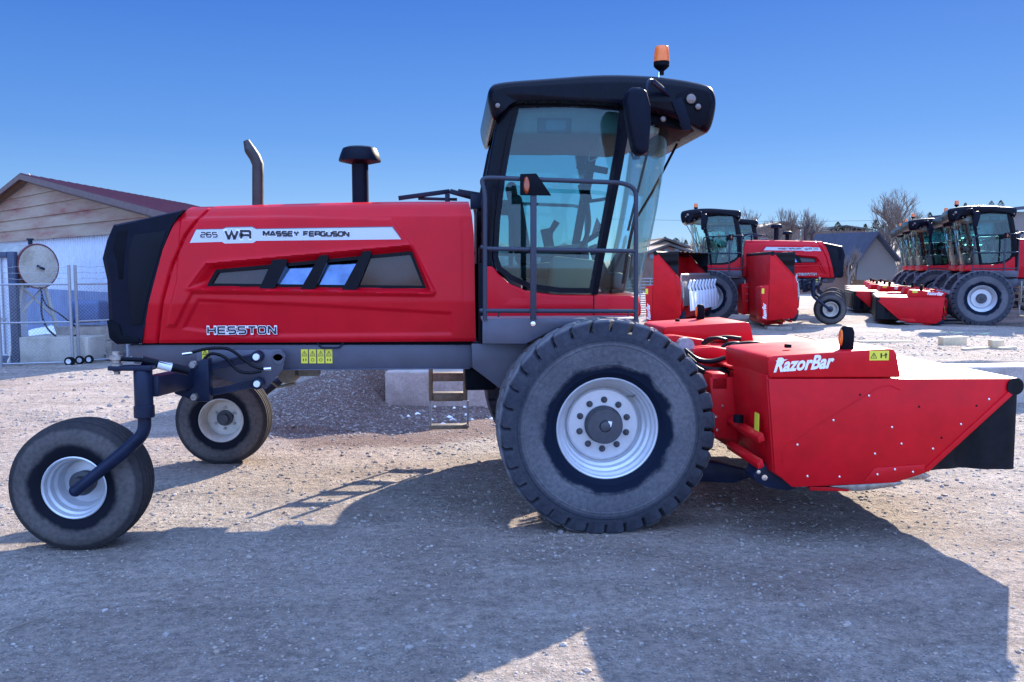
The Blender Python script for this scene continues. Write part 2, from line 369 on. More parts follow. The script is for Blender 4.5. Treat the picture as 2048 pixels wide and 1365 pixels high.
def text(body, name, m, parent, X, Z, Y, size, side=-1, sx=1.0, bold=0.0, shear=0.0, ext=.001, align='LEFT', up=False):
    cu = bpy.data.curves.new(name, 'FONT'); cu.body = body; cu.size = size; cu.offset = bold; cu.shear = shear; cu.extrude = ext; cu.align_x = align; cu.resolution_u = 3
    ob = bpy.data.objects.new(name + '_tmp', cu); COL.objects.link(ob)
    me = bpy.data.meshes.new_from_object(ob.evaluated_get(bpy.context.evaluated_depsgraph_get())); bpy.data.objects.remove(ob); bpy.data.curves.remove(cu)
    d = 1 if side < 0 else -1
    for v in me.vertices:
        x, y, z = v.co; v.co = (X + d * x * sx, Y + side * z, Z + y)
    me.name = name; me.materials.clear(); me.materials.append(M[m])
    o = bpy.data.objects.new(name, me); COL.objects.link(o); o.parent = parent; return o
GL = {'H': (1, [[(0, 0), (0, 1)], [(1, 0), (1, 1)], [(0, .5), (1, .5)]]), 'E': (1, [[(1, 1), (.06, 1), (0, .9), (0, .1), (.06, 0), (1, 0)], [(0, .5), (.95, .5)]]),
 'S': (1, [[(.97, 1), (.1, 1), (0, .9), (0, .6), (.1, .5), (.9, .5), (1, .4), (1, .1), (.9, 0), (.03, 0)]]), 'T': (1, [[(0, 1), (1, 1)], [(.5, 1), (.5, 0)]]),
 'O': (1, [[(.4, 0), (.88, 0), (1, .15), (1, .85), (.88, 1), (.12, 1), (0, .85), (0, .15), (.12, 0), (.4, 0)]]), 'N': (1, [[(0, 0), (0, 1), (.12, 1), (.88, 0), (1, 0), (1, 1)]]),
 'W': (1.35, [[(0, 1), (.24, 0), (.3, 0), (.5, .9), (.7, 0), (.76, 0), (1, 1)]]), 'R': (1, [[(0, 0), (0, 1), (.9, 1), (1, .88), (1, .58), (.9, .45), (0, .45)], [(.7, .45), (.95, .38), (1, .25), (1, 0)]]),
 '2': (1, [[(.03, 1), (.9, 1), (1, .88), (1, .62), (.9, .5), (.1, .5), (0, .4), (0, 0), (1, 0)]]), '6': (1, [[(1, 1), (.1, 1), (0, .88), (0, .12), (.1, 0), (.9, 0), (1, .12), (1, .44), (.9, .56), (0, .56)]]),
 '5': (1, [[(1, 1), (0, 1), (0, .56), (.9, .56), (1, .44), (1, .12), (.9, 0), (0, 0)]]), 'M': (1.2, [[(0, 0), (0, 1), (.08, 1), (.5, .25), (.92, 1), (1, 1), (1, 0)]]), 'A': (1.1, [[(0, 0), (.42, 1), (.58, 1), (1, 0)], [(.2, .28), (.8, .28)]]),
 'Y': (1.05, [[(0, 1), (.5, .48), (.5, 0)], [(1, 1), (.5, .48)]]), 'F': (.95, [[(1, 1), (0, 1), (0, 0)], [(0, .5), (.9, .5)]]), 'G': (1, [[(.97, 1), (.1, 1), (0, .88), (0, .12), (.1, 0), (.9, 0), (1, .12), (1, .48), (.55, .48)]]),
 'U': (1, [[(0, 1), (0, .12), (.1, 0), (.9, 0), (1, .12), (1, 1)]]), ' ': (.55, [])}
def letters(body, x0, x1, z0, z1, y, sd, th, outline, parent, gap=.38):
    """block lettering between x0 and x1; on the far side it runs the other way so that it reads from there"""
    ws = [GL[c][0] for c in body]; u = (x1 - x0 - th) / (sum(ws) + gap * (len(body) - 1)); hz = z1 - z0 - th
    for mt, t_, k0 in (('decal_white', th + outline * 2, 0.0), ('decal_dark', th, .0022)):
        m_ = MB(); x = x0 + th / 2; n_ = 0
        for c, w_ in zip(body, ws):
            for st in GL[c][1]:
                shut = st[0] == st[-1]; P = [Vector((x + p[0] * w_ * u, z0 + th / 2 + p[1] * hz)) for p in st]; L_ = []; R_ = []; n_ += 1
                for i, p in enumerate(P):
                    d0 = (p - P[i - 1]).normalized() if i else (P[1] - p).normalized(); d1 = (P[i + 1] - p).normalized() if i < len(P) - 1 else d0
                    nn = Vector((-d0.y, d0.x)) + Vector((-d1.y, d1.x)); nn.normalize(); k = t_ / 2 / max(.45, nn.dot(Vector((-d1.y, d1.x))))
                    q = p + (d0 * t_ / 2 if i == len(P) - 1 and t_ > th and not shut else Vector((0, 0))) - (d1 * t_ / 2 if i == 0 and t_ > th and not shut else Vector((0, 0)))
                    L_.append(q + nn * k); R_.append(q - nn * k)
                yy = y + sd * (k0 + .00012 * (n_ % 9)); mx = (lambda v: v) if sd < 0 else (lambda v: x0 + x1 - v)
                for i in range(len(P) - 1): m_.add([(mx(a.x), yy, a.y) for a in (L_[i], L_[i + 1], R_[i + 1], R_[i])], [(0, 1, 2, 3)])
            x += (w_ + gap) * u
        m_.build('lettering', mt, parent)
def inset(poly, d):
    n = len(poly); out = []
    A = sum(poly[i][0] * poly[(i + 1) % n][1] - poly[(i + 1) % n][0] * poly[i][1] for i in range(n))
    s_ = 1 if A > 0 else -1
    for i in range(n):
        p0, p1, p2 = Vector(poly[i - 1]), Vector(poly[i]), Vector(poly[(i + 1) % n]); e1 = (p1 - p0).normalized(); e2 = (p2 - p1).normalized()
        n1 = Vector((-e1.y, e1.x)) * s_; n2 = Vector((-e2.y, e2.x)) * s_; b_ = (n1 + n2).normalized(); out.append(tuple(p1 + b_ * d / max(.4, b_.dot(n1))))
    return out
def frame_between(outer, inner, y0, y1):
    m_ = MB(); n = len(outer)
    for i in range(n):
        j = (i + 1) % n
        m_.add([(outer[i][0], y0, outer[i][1]), (outer[j][0], y0, outer[j][1]), (inner[j][0], y0, inner[j][1]), (inner[i][0], y0, inner[i][1]),
                (outer[i][0], y1, outer[i][1]), (outer[j][0], y1, outer[j][1]), (inner[j][0], y1, inner[j][1]), (inner[i][0], y1, inner[i][1])],
               [(0, 1, 2, 3), (7, 6, 5, 4), (0, 4, 5, 1), (3, 2, 6, 7)])
    return m_
def smooth01(x): x = np.clip(x, 0, 1); return x * x * (3 - 2 * x)
def sdf(poly, X, Z):
    """distance to the outline, and inside mask"""
    d = np.full(X.shape, 1e9); ins = np.zeros(X.shape, bool); n = len(poly)
    for i in range(n):
        ax, az = poly[i]; bx, bz = poly[(i + 1) % n]; ex, ez = bx - ax, bz - az
        t = np.clip(((X - ax) * ex + (Z - az) * ez) / (ex * ex + ez * ez + 1e-12), 0, 1)
        d = np.minimum(d, np.hypot(X - ax - t * ex, Z - az - t * ez))
        c = ((az > Z) != (bz > Z)) & (X < (bx - ax) * (Z - az) / ((bz - az) if abs(bz - az) > 1e-9 else 1e-9) + ax); ins ^= c
    return d, ins
def pdist(line, X, Z):
    d = np.full(X.shape, 1e9)
    for (ax, az), (bx, bz) in zip(line, line[1:]):
        ex, ez = bx - ax, bz - az; t = np.clip(((X - ax) * ex + (Z - az) * ez) / (ex * ex + ez * ez), 0, 1)
        d = np.minimum(d, np.hypot(X - ax - t * ex, Z - az - t * ez))
    return d

# ================================================================== GROUND
WALL_Y = 4.95
def sst(a, b, x):
    t = min(1, max(0, (x - a) / (b - a))); return t * t * (3 - 2 * t)
def hgt(x, y):
    hi = .60 - .27 * sst(8, 15, y)
    side = sst(-5.2, -2.3, x + .35 * (noise.noise((x * .5, y * .5, 3)))) if y > WALL_Y - 2 else 0
    wy = WALL_Y + .12 - .16 * sst(-1, -2, x)
    front = 1.0 if y > wy + .1 else (0 if y < wy else (y - wy) / .1)
    slope = sst(WALL_Y - 2.4 + .25 * (x + 2.3), WALL_Y + .5, y + .4 * noise.noise((x * .9, y * .9, 1)))
    step = max(front, .12 * sst(WALL_Y - 1.6, WALL_Y, y) * sst(3.5, 0, x)); k = sst(-2.75, -2.1, x)
    front = slope * (1 - k) + step * k; side = side * (1 - k) + k
    shade_pile = 1.9 * sst(0, 1.5, x + 4.6) * sst(0, 1.0, 1.75 - x) * sst(0, 1.05, y - 5.75) * sst(0, 2.2, 9.6 - y) * (1 + .10 * noise.noise((x * 1.6, y * 1.6, 7)))  # unseen gravel rise behind the hood, added to shade the slope
    h = hi * front * side
    far = sst(26, 60, y)
    h += .035 * noise.noise((x * .45, y * .45, 0)) * (1 if h < .02 or y > 6 else .6) + .012 * noise.noise((x * 2.1, y * 2.1, 5))
    if -6 < y < 4.5 and abs(x) < 9:            # wheel ruts and churned patches
        yr = y + .35 * math.sin(x * .35) + .12 * x; h += .010 * noise.noise((x * 1.2, yr * 5, 2)) + .014 * max(0, noise.noise((x * .7, yr * 2.2, 11))) * abs(noise.noise((x * 6, y * 6, 4)))
    h += .09 * noise.noise((x * 1.1, y * 1.1, 9)) * min(1, h / .3) * (1 - far) * (.5 if h > .5 else 1)
    d = math.hypot(x - .2, y) if abs(y) < 3 else 9
    return h - far * h + shade_pile
def grid_axis(lo, hi, step, far, grow=1.16):
    a = [lo + i * step for i in range(int(round((hi - lo) / step)) + 1)]
    s = step; l = lo; left = []
    while l > -far: s *= grow; l -= s; left.append(l)
    s = step; h = hi; right = []
    while h < far: s *= grow; h += s; right.append(h)
    return left[::-1] + a + right
gx = grid_axis(-9, 12, .09, 3000); gy = grid_axis(-7, 12, .09, 3000)
mb = MB(); nx, ny = len(gx), len(gy)
mb.v = [(x, y, hgt(x, y)) for y in gy for x in gx]
mb.f = [(j * nx + i, j * nx + i + 1, (j + 1) * nx + i + 1, (j + 1) * nx + i) for j in range(ny - 1) for i in range(nx - 1)]
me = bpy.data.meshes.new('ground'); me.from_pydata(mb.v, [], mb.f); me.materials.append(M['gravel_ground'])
for p in me.polygons: p.use_smooth = True
ground = bpy.data.objects.new('ground', me); COL.objects.link(ground); ground['kind'] = 'structure'

def stones():
    rng = np.random.default_rng(3)
    bm = bmesh.new(); bmesh.ops.create_icosphere(bm, subdivisions=1, radius=1); base = np.array([v.co[:] for v in bm.verts]); tri = np.array([[v.index for v in f.verts] for f in bm.faces]); bm.free()
    V = []; F = []; k = 0
    def put(n, xr, yr, smin, smax, cond=None):
        nonlocal k
        xs = rng.uniform(*xr, n); ys = rng.uniform(*yr, n)
        for x, y in zip(xs, ys):
            if cond and not cond(x, y): continue
            s = smin + (smax - smin) * rng.random() ** 5
            sc = s * np.array([rng.uniform(.8, 1.3), rng.uniform(.8, 1.3), rng.uniform(.4, .8)])
            a = rng.uniform(0, 6.28); ca, sa = math.cos(a), math.sin(a)
            p = base * (1 + rng.uniform(-.22, .22, (12, 1))) * sc
            p = np.stack([p[:, 0] * ca - p[:, 1] * sa, p[:, 0] * sa + p[:, 1] * ca, p[:, 2]], 1)
            V.append(p + np.array([x, y, hgt(x, y) + sc[2] * .15])); F.append(tri + k * 12); k += 1
    nz = lambda x, y: noise.noise((x * .8, y * .8, 2)) > -.15 or rng.random() < .3
    put(20000, (-5.6, 5.2), (-5.6, -1.0), .003, .015, nz)
    put(500, (-5.6, 5.2), (-5.6, -1.0), .012, .028, nz)
    put(15000, (-7.5, 7.5), (-1.2, 4.9), .006, .026)
    put(6000, (-4.8, -1.6), (2.6, 6.5), .006, .026, nz)
    put(2600, (-1.6, 6.5), (3.6, 4.9), .008, .030)
    put(7000, (-1, 14), (5.4, 14), .010, .036, nz)
    put(2500, (-14, -4), (4, 14), .012, .05, nz)
    me = bpy.data.meshes.new('gravel_stones'); me.from_pydata(np.concatenate(V), [], np.concatenate(F).tolist()); me.materials.append(M['stones'])
    o = bpy.data.objects.new('gravel_stones', me); COL.objects.link(o); tag(o, 'loose pebbles and gravel scattered over the yard ground', 'gravel'); o['kind'] = 'stuff'
stones()

# ================================================================== THE WINDROWER
W = thing('windrower', 'large red self-propelled windrower tractor in the foreground, side-on with black cab', 'windrower', 'windrowers')
HB, HT = 1.49, 2.70

# ---- hood side panels (relief worked out as an offset field), one per side
L_EDGE = tr([(281, 690), (300, 600), (325, 500), (345, 450), (366, 418), (372, 409)], -.75)
R_EDGE = tr([(952, 690), (952, 684), (950, 600), (948, 470), (944, 430), (938, 402)], -.75)
P_OUT = tr([(414, 528), (822, 491), (861, 580), (858, 586), (390, 577), (378, 577)], -.75)
P_IN = tr([(430, 541), (823, 504), (853, 578), (411, 573)], -.75)
P_RIDGE = tr([(358, 433), (560, 430), (783, 436), (826, 490), (874, 584), (868, 594), (387, 588), (352, 655), (330, 655), (352, 560)], -.75)
P_LOW = tr([(395, 597), (600, 606), (905, 624), (905, 672), (480, 676), (360, 660)], -.75)
GROOVE = tr([(311, 692), (326, 600), (345, 530), (372, 470), (411, 416), (418, 405)], -.75)
def hood_panel(sd):
    nzv, nxv = 132, 300
    le = sorted(L_EDGE, key=lambda p: p[1]); re_ = sorted(R_EDGE, key=lambda p: p[1])
    z0 = HB; T = np.linspace(0, 1, nzv)
    X = np.zeros((nzv, nxv)); Z = np.zeros((nzv, nxv)); u = np.linspace(0, 1, nxv)
    for j, t in enumerate(T):
        zl = z0 + t * (2.668 - z0); zr = z0 + t * (2.728 - z0)
        xl = np.interp(zl, [p[1] for p in le], [p[0] for p in le]); xr = np.interp(zr, [p[1] for p in re_], [p[0] for p in re_])
        X[j] = xl + (xr - xl) * u; Z[j] = z0 + t * (2.668 + .06 * np.sin(u * 1.57) - z0)
    tt = (Z - z0) / (2.668 + .06 * np.sin(u * 1.57)[None, :] - z0)
    Y = np.interp(tt, [0, .02, .25, .285, .30, .5, .80, .865, .885, .90, .95, .98, 1], [.045, .03, -.008, -.014, -.014, -.006, .012, .022, .026, .034, .085, .125, .19])
    dO, iO = sdf(P_OUT, X, Z); dI, iI = sdf(P_IN, X, Z)
    dep = np.where(iI, 1, np.where(iO, dO / (dO + dI + 1e-9), 0)); Y += .062 * smooth01(dep)
    dR, iR = sdf(P_RIDGE, X, Z); Y -= .020 * np.where(iR, smooth01(dR / .022), 0) * (1 - dep)
    Y -= .010 * np.where(~iO, np.exp(-(dO / .02) ** 2), 0)
    dL, iL = sdf(P_LOW, X, Z); Y += .015 * np.where(iL, smooth01(dL / .03), 0)
    g = pdist(GROOVE, X, Z); Y += .03 * np.exp(-(g / .010) ** 2)
    xr = np.array([1.0]); e = smooth01((u - .955) / .01)[None, :] * smooth01((tt - .12) / .3) * smooth01((.9 - tt) / .05); Y += .006 * e
    Y = sd * (.75 - Y); m_ = MB()
    m_.v = [(X[j, i], Y[j, i], Z[j, i]) for j in range(nzv) for i in range(nxv)]
    hole = iI & (dI > .012)
    m_.f = [(j * nxv + i, j * nxv + i + 1, (j + 1) * nxv + i + 1, (j + 1) * nxv + i) for j in range(nzv - 1) for i in range(nxv - 1) if not (hole[j, i] and hole[j + 1, i + 1] and hole[j, i + 1] and hole[j + 1, i])]
    # turned-in returns: bottom lip, front edge, rear edge, and half of the top deck
    def ret(idx, dx, dy, dz):
        b0 = len(m_.v); m_.v += [(m_.v[i][0] + dx, m_.v[i][1] + dy, m_.v[i][2] + dz) for i in idx]
        m_.f += [(idx[k], idx[k + 1], b0 + k + 1, b0 + k) for k in range(len(idx) - 1)]
    ret([i for i in range(nxv)], 0, -sd * .05, .004)
    ret([j * nxv + nxv - 1 for j in range(nzv)], -.01, -sd * .06, 0)
    top = [(nzv - 1) * nxv + i for i in range(nxv)]
    b0 = len(m_.v); m_.v += [(m_.v[i][0], 0, m_.v[i][2] + .02) for i in top]
    m_.f += [(top[k], top[k + 1], b0 + k + 1, b0 + k) for k in range(nxv - 1)]
    hp = m_.build('hood_panel', 'red', W, smooth=50)
    yw = sd * .672
    MB().prism(inset(P_IN, -.02), yw - sd * .075, yw - sd * .08).build('window_backing', 'black_matte', hp)
    frame_between(inset(P_IN, -.006), inset(P_IN, .024), sd * .690, sd * .701).build('window_bezel', 'black_gloss', hp)
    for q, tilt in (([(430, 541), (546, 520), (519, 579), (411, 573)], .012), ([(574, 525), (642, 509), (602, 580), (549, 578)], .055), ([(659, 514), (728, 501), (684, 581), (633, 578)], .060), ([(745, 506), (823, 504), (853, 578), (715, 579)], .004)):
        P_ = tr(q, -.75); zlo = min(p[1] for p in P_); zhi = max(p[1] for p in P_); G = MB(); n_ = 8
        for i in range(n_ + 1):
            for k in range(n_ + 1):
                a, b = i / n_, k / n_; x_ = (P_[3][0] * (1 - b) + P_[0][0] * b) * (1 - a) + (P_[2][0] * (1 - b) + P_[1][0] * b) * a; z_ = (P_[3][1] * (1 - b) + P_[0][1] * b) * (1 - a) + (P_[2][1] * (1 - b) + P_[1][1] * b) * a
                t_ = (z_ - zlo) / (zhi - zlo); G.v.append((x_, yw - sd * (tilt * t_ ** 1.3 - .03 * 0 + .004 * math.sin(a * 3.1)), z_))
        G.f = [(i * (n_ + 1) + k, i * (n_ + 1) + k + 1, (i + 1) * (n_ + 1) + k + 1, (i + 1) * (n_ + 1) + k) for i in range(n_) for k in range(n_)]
        G.build('hood_window', 'smoky_blue_reflection' if tilt > .03 else 'smoky_red_reflection', hp, smooth=60)
    for q in ([(546, 518), (573, 519), (574, 527), (549, 577), (536, 581), (517, 581)], [(642, 507), (655, 508), (657, 517), (631, 577), (618, 582), (599, 582)], [(728, 499), (741, 500), (743, 509), (714, 579), (701, 583), (682, 583)]):
        a = tr(q, -.75); MB().prism(a, sd * .60, sd * .752).build('louvre_slat', 'black_gloss', hp, bevel=.002, smooth=15)
    yd = sd * (.775)
    S0 = tr([(379, 486), (392, 460), (445, 459), (452, 456), (504, 455), (512, 459), (784, 455), (802, 479), (512, 482), (505, 487), (450, 488), (443, 484)], -.77)
    cx = sum(p[0] for p in S0) / len(S0); cz = sum(p[1] for p in S0) / len(S0)
    S1 = [(cx + (p[0] - cx) * 1.006, cz + (p[1] - cz) * 1.12) for p in S0]
    ys = lambda k: sd * (.761 + k)
    MB().prism(S1, ys(-.02), ys(0)).build('stripe_edge', 'decal_edge', hp)
    MB().prism(S0, ys(0), ys(.002)).build('stripe', 'decal_silver', hp)
    def lt(body, u0, u1, v0, v1, th, ol, k, Y=-.77, gap=.38):
        (xa, za), (xb, zb) = at(u0, v0, Y), at(u1, v1, Y); letters(body, xa, xb, zb, za, sd * (.761 + k), sd, th, ol, hp, gap)
    lt('265', 400, 435, 464, 475.5, .0095, .003, .004); lt('WR', 448, 503, 460, 480, .020, .006, .004)
    lt('MASSEY FERGUSON', 525, 699, 462, 474, .0142, .0022, .004, gap=.30)
    lt('HESSTON', 414, 553, 653, 668.5, .0145, .0045, -.0145, -.75, .42)
for sd in (-1, 1): hood_panel(sd)

# ---- rear grille
def grille():
    g = part('rear_grille', W)
    side = tr([(283, 686), (302, 600), (327, 500), (347, 450), (368, 419), (300, 434), (226, 449), (212, 480), (202, 516), (212, 560), (216, 642), (217, 668), (232, 686)], -.68)
    xr = max(p[0] for p in side)
    def ring(y, k):
        xl = min(p[0] for p in side); return [(xr + (p[0] - xr) * (1 - k * ((xr - p[0]) / (xr - xl))), y, 1.5 + (p[1] - 1.5) * (1 - k * .18)) for p in side]
    MB().loft([ring(-.745, .10), ring(-.72, .04), ring(-.55, 0), ring(-.2, -.03), ring(.2, -.03), ring(.55, 0), ring(.72, .04), ring(.745, .10)]).build('grille_shell', 'mirror_black', g, smooth=28)
    for sd in (-1, 1):
        sc = tr([(244, 640), (330, 462), (285, 640), (302, 560), (322, 490), (326, 462), (262, 474), (252, 500), (248, 560)], -.75)
        sc = tr([(262, 650), (283, 650), (300, 570), (322, 495), (332, 462), (268, 470), (258, 500), (256, 560)], -.75)
        MB().prism(sc, sd * .742, sd * .752).build('mesh_screen', 'grille_mesh', g, bevel=.003)
        lo = tr([(214, 640), (240, 648), (246, 672), (281, 676), (279, 688), (234, 689), (219, 676)], -.74)
        MB().prism(lo, sd * .60, sd * .758).build('bumper_corner', 'black_matte', g, bevel=.012)
        fin = tr([(234, 462), (256, 458), (250, 510), (246, 560), (236, 560), (232, 520), (224, 500)], -.75)
        MB().prism(fin, sd * .70, sd * .749).build('vent_cover', 'black_matte', g, bevel=.01)
grille()
MB().prism(tr([(283, 689), (330, 500), (372, 440), (420, 425), (940, 420), (945, 689)], -.6), -.60, .60).build('engine_bay', 'black_matte', W)

# ---- exhaust and air intake
p = [at(516, v, -.05) for v in (420, 350, 330)] + [at(510, 315, -.05), at(500, 300, -.05), at(490, 284, -.05)]
ex = MB(); rr = .053
ring = []
ex.tube([(a[0], -.05, a[1]) for a in p[:-1]] , [rr, rr, rr, rr * 1.0, rr * .98], 20, cap=False)
ex.tube([(p[-2][0], -.05, p[-2][1]), (p[-1][0] + .012, -.05, p[-1][1] + .01)], [rr * .98, rr * .55], 20, cap=True)
ex.build('exhaust_pipe', 'exhaust_steel', W, smooth=50)
xa, za = at(720, 327, 0); ai = part('air_intake', W)
MB().lathe([(.078, 2.6), (.078, za + .03), (.088, za + .03), (.088, za + .0), (.08, za + .0)], (xa, 0, 0), 28, 'Z').lathe([(.086, za - .01), (.086, za + .012)], (xa, 0, 0), 28, 'Z').build('intake_pipe', 'mirror_black', ai)
MB().lathe([(.0, za + .155), (.12, za + .15), (.158, za + .135), (.178, za + .09), (.198, za + .03), (.195, za + .015), (.15, za + .005), (.085, za - .01), (0, za - .01)], (xa, 0, 0), 40, 'Z').build('intake_cap', 'mirror_black', ai, smooth=40)

# ---- folded arm bracket behind the hood
mb = MB(); Yb = .7
a = [at(u, v, Yb) for u, v in ((797, 397), (900, 383), (958, 399), (895, 401))]
mb.beam((a[0][0], Yb, a[0][1]), (a[1][0], Yb, a[1][1]), .04, .045).beam((a[1][0], Yb, a[1][1]), (a[2][0], Yb, a[2][1]), .04, .05)
mb.beam((a[0][0] + .2, Yb + .02, a[0][1]), (a[3][0] + .1, Yb + .02, a[3][1] + .01), .03, .03).beam((a[3][0], Yb - .05, a[3][1] - .12), (a[3][0], Yb - .05, a[3][1] + .06), .05, .05)
mb.beam((a[1][0] + .08, Yb, a[1][1] - .01), (a[2][0] + .1, Yb, a[2][1] + .02), .12, .06).box((a[2][0] - .03, Yb, a[2][1] - .03), (.12, .2, .14))
mb.build('folding_arm', 'dark_steel', W, bevel=.004)

# ---- chassis
fr = MB()
for sd in (-1, 1):
    rail = tr([(257, 690), (945, 690), (945, 736), (560, 739), (470, 739), (268, 728)], -.66)
    if sd > 0: rail = tr([(540, 690), (945, 690), (945, 736), (560, 739)], -.66)
    fr.prism(rail, sd * .66, sd * .56)
    fr.box((-1.9, sd * .62, 1.245), (1.7, .13, .012))
fr.box((-3.6, 0, 1.40), (.16, 1.1, .12)).box((-2.6, 0, 1.36), (.14, 1.1, .16)).box((-1.1, 0, 1.38), (.3, 1.1, .2))
chassis = fr.build('chassis_frame', 'frame_grey', W, bevel=.006)
for sd in (-1, 1):
    gp = tr([(943, 688), (1120, 688), (1160, 720), (1120, 830), (1050, 830), (1002, 779), (945, 736)], -.75)
    MB().prism(gp, sd * .75, sd * .70).build('gusset_plate', 'frame_grey', W, bevel=.005)
    MB().box((.05, sd * .72, 1.35), (.9, .22, .5)).box((0, sd * .85, .95), (.42, .3, .6)).lathe([(.0, -.25), (.16, -.25), (.16, .25), (0, .25)], (0, sd * .95, .855), 24).build('drive_leg', 'frame_grey', W, bevel=.01)
MB().box((0.1, 0, 1.3), (.8, 1.3, .35)).box((-.6, 0, 1.2), (.5, .7, .3)).build('front_axle_beam', 'frame_grey', W, bevel=.01)
# underside tanks
MB().box((-.95, -.15, 1.15), (.28, .7, .26)).build('battery_box', 'black_matte', W, bevel=.02)
MB().box((-2.05, .5, 1.20), (.45, .25, .16)).tube([(-1.9, .4, 1.25), (-1.6, .4, 1.16), (-1.4, .4, 1.22)], .05).build('underside_bracket', 'ladder_metal', W, bevel=.02)
x, z = at(578, 752, 0)
MB().lathe([(0, -.12), (.08, -.12), (.10, -.06), (.10, .1), (.06, .14), (0, .14)], (x, 0, z + .03), 24).tube([(x - .2, -.1, z - .0), (x - .08, -.12, z - .09), (x + .08, -.12, z - .06)], .015).box((x + .18, .05, z + .05), (.2, .2, .1)).build('drive_pulley', 'ladder_metal', W, smooth=40)
for sd in (-1, 1):
    a = tr([(635, 686), (642, 696), (678, 696), (687, 686)], -.68)
    MB().tube(arc([(q[0], sd * .68, q[1]) for q in a], .02), .008, 8).build('frame_handle', 'dark_steel', W)
# warning labels, upright, with pictogram marks
def warn(parent, u0, u1, v0, v1, Y, sd, n=1, upright=True):
    for k in range(n):
        a0 = u0 + (u1 - u0) * k / n; a1 = u0 + (u1 - u0) * (k + 1) / n - (2 if n > 1 else 0)
        (x0, z1), (x1, z0) = at(a0, v0, Y), at(a1, v1, Y); y = sd * abs(Y)
        lb = MB().box(((x0 + x1) / 2, y + sd * .002, (z0 + z1) / 2), (x1 - x0, .004, z1 - z0)).build('warning_label', 'yellow_label', parent)
        m_ = MB(); cx, cz = (x0 + x1) / 2, (z0 + z1) / 2; w_, h_ = x1 - x0, z1 - z0; yy = y + sd * .0055
        def tri(c, s_):
            P = [(c[0] - s_, c[1] - s_ * .8), (c[0] + s_, c[1] - s_ * .8), (c[0], c[1] + s_ * .9)]
            for i in range(3):
                a, b = P[i], P[(i + 1) % 3]; m_.beam((a[0], yy, a[1]), (b[0], yy, b[1]), .0015, s_ * .16)
            m_.box((c[0], yy, c[1] - s_ * .05), (s_ * .18, .0015, s_ * .8))
        if h_ > w_:
            tri((cx, cz + h_ * .22), w_ * .36)
            m_.box((cx, yy, cz + .0), (w_ * .9, .001, h_ * .015))
            if k in (1, 2): m_.lathe([(w_ * .18, -.0007), (w_ * .24, -.0007), (w_ * .24, .0007), (w_ * .18, .0007)], (cx, yy, cz - h_ * .25), 14, close=True)
            else: m_.box((cx - w_ * .17, yy, cz - h_ * .25), (w_ * .13, .0015, h_ * .16)).box((cx + w_ * .2, yy, cz - h_ * .25), (w_ * .13, .0015, h_ * .16))
        else:
            tri((x0 + w_ * .22, cz), h_ * .32); m_.box((cx + w_ * .1, yy, cz), (w_ * .07, .0015, h_ * .5)).box((cx + w_ * .34, yy, cz), (w_ * .06, .0015, h_ * .55)).box((cx + w_ * .22, yy, cz), (w_ * .12, .0015, h_ * .06)).box((cx + w_ * .34, yy, cz + h_ * .1), (w_ * .13, .0015, h_ * .12))
        m_.build('pictogram', 'decal_dark', lb)
for sd in (-1, 1): warn(W, 602, 667, 699, 727, -.662, sd, 4)

# ---- wheels
def lug_ring(mb, c, n, rb, rt, y0, y1, wid, skew, off, shoulder=0, sgn=1):
    for k in range(n):
        a0 = 2 * math.pi * (k + off) / n; P = []
        prof = [(y0, rb), (y0 + .012, rt), (y1 - .03, rt), (y1, rt - .03), (y1 + .012, rb - .10 * shoulder - .03), (y1 - .02, rb - .12 * shoulder - .03)] if shoulder else [(y0, rb), (y0 + .012, rt), (y1 - .012, rt), (y1, rb)]
        jit = random.uniform(-.006, .006)
        rings = []
        for e, (da, shr) in enumerate(((-wid / 2, 0), (-wid / 2 + .012, 1), (wid / 2 - .012, 1), (wid / 2, 0))):
            r_ = []
            for y, r in prof:
                t = (y - y0) / (y1 - y0 + 1e-9)
                rad = r if shr else r - .014
                a = a0 + (da * (1.12 if not shr else 1) + skew * t + jit) / .85
                r_.append((c[0] + rad * math.cos(a), c[1] + sgn * y, c[2] + rad * math.sin(a)))
            rings.append(r_)
        mb.loft(rings)
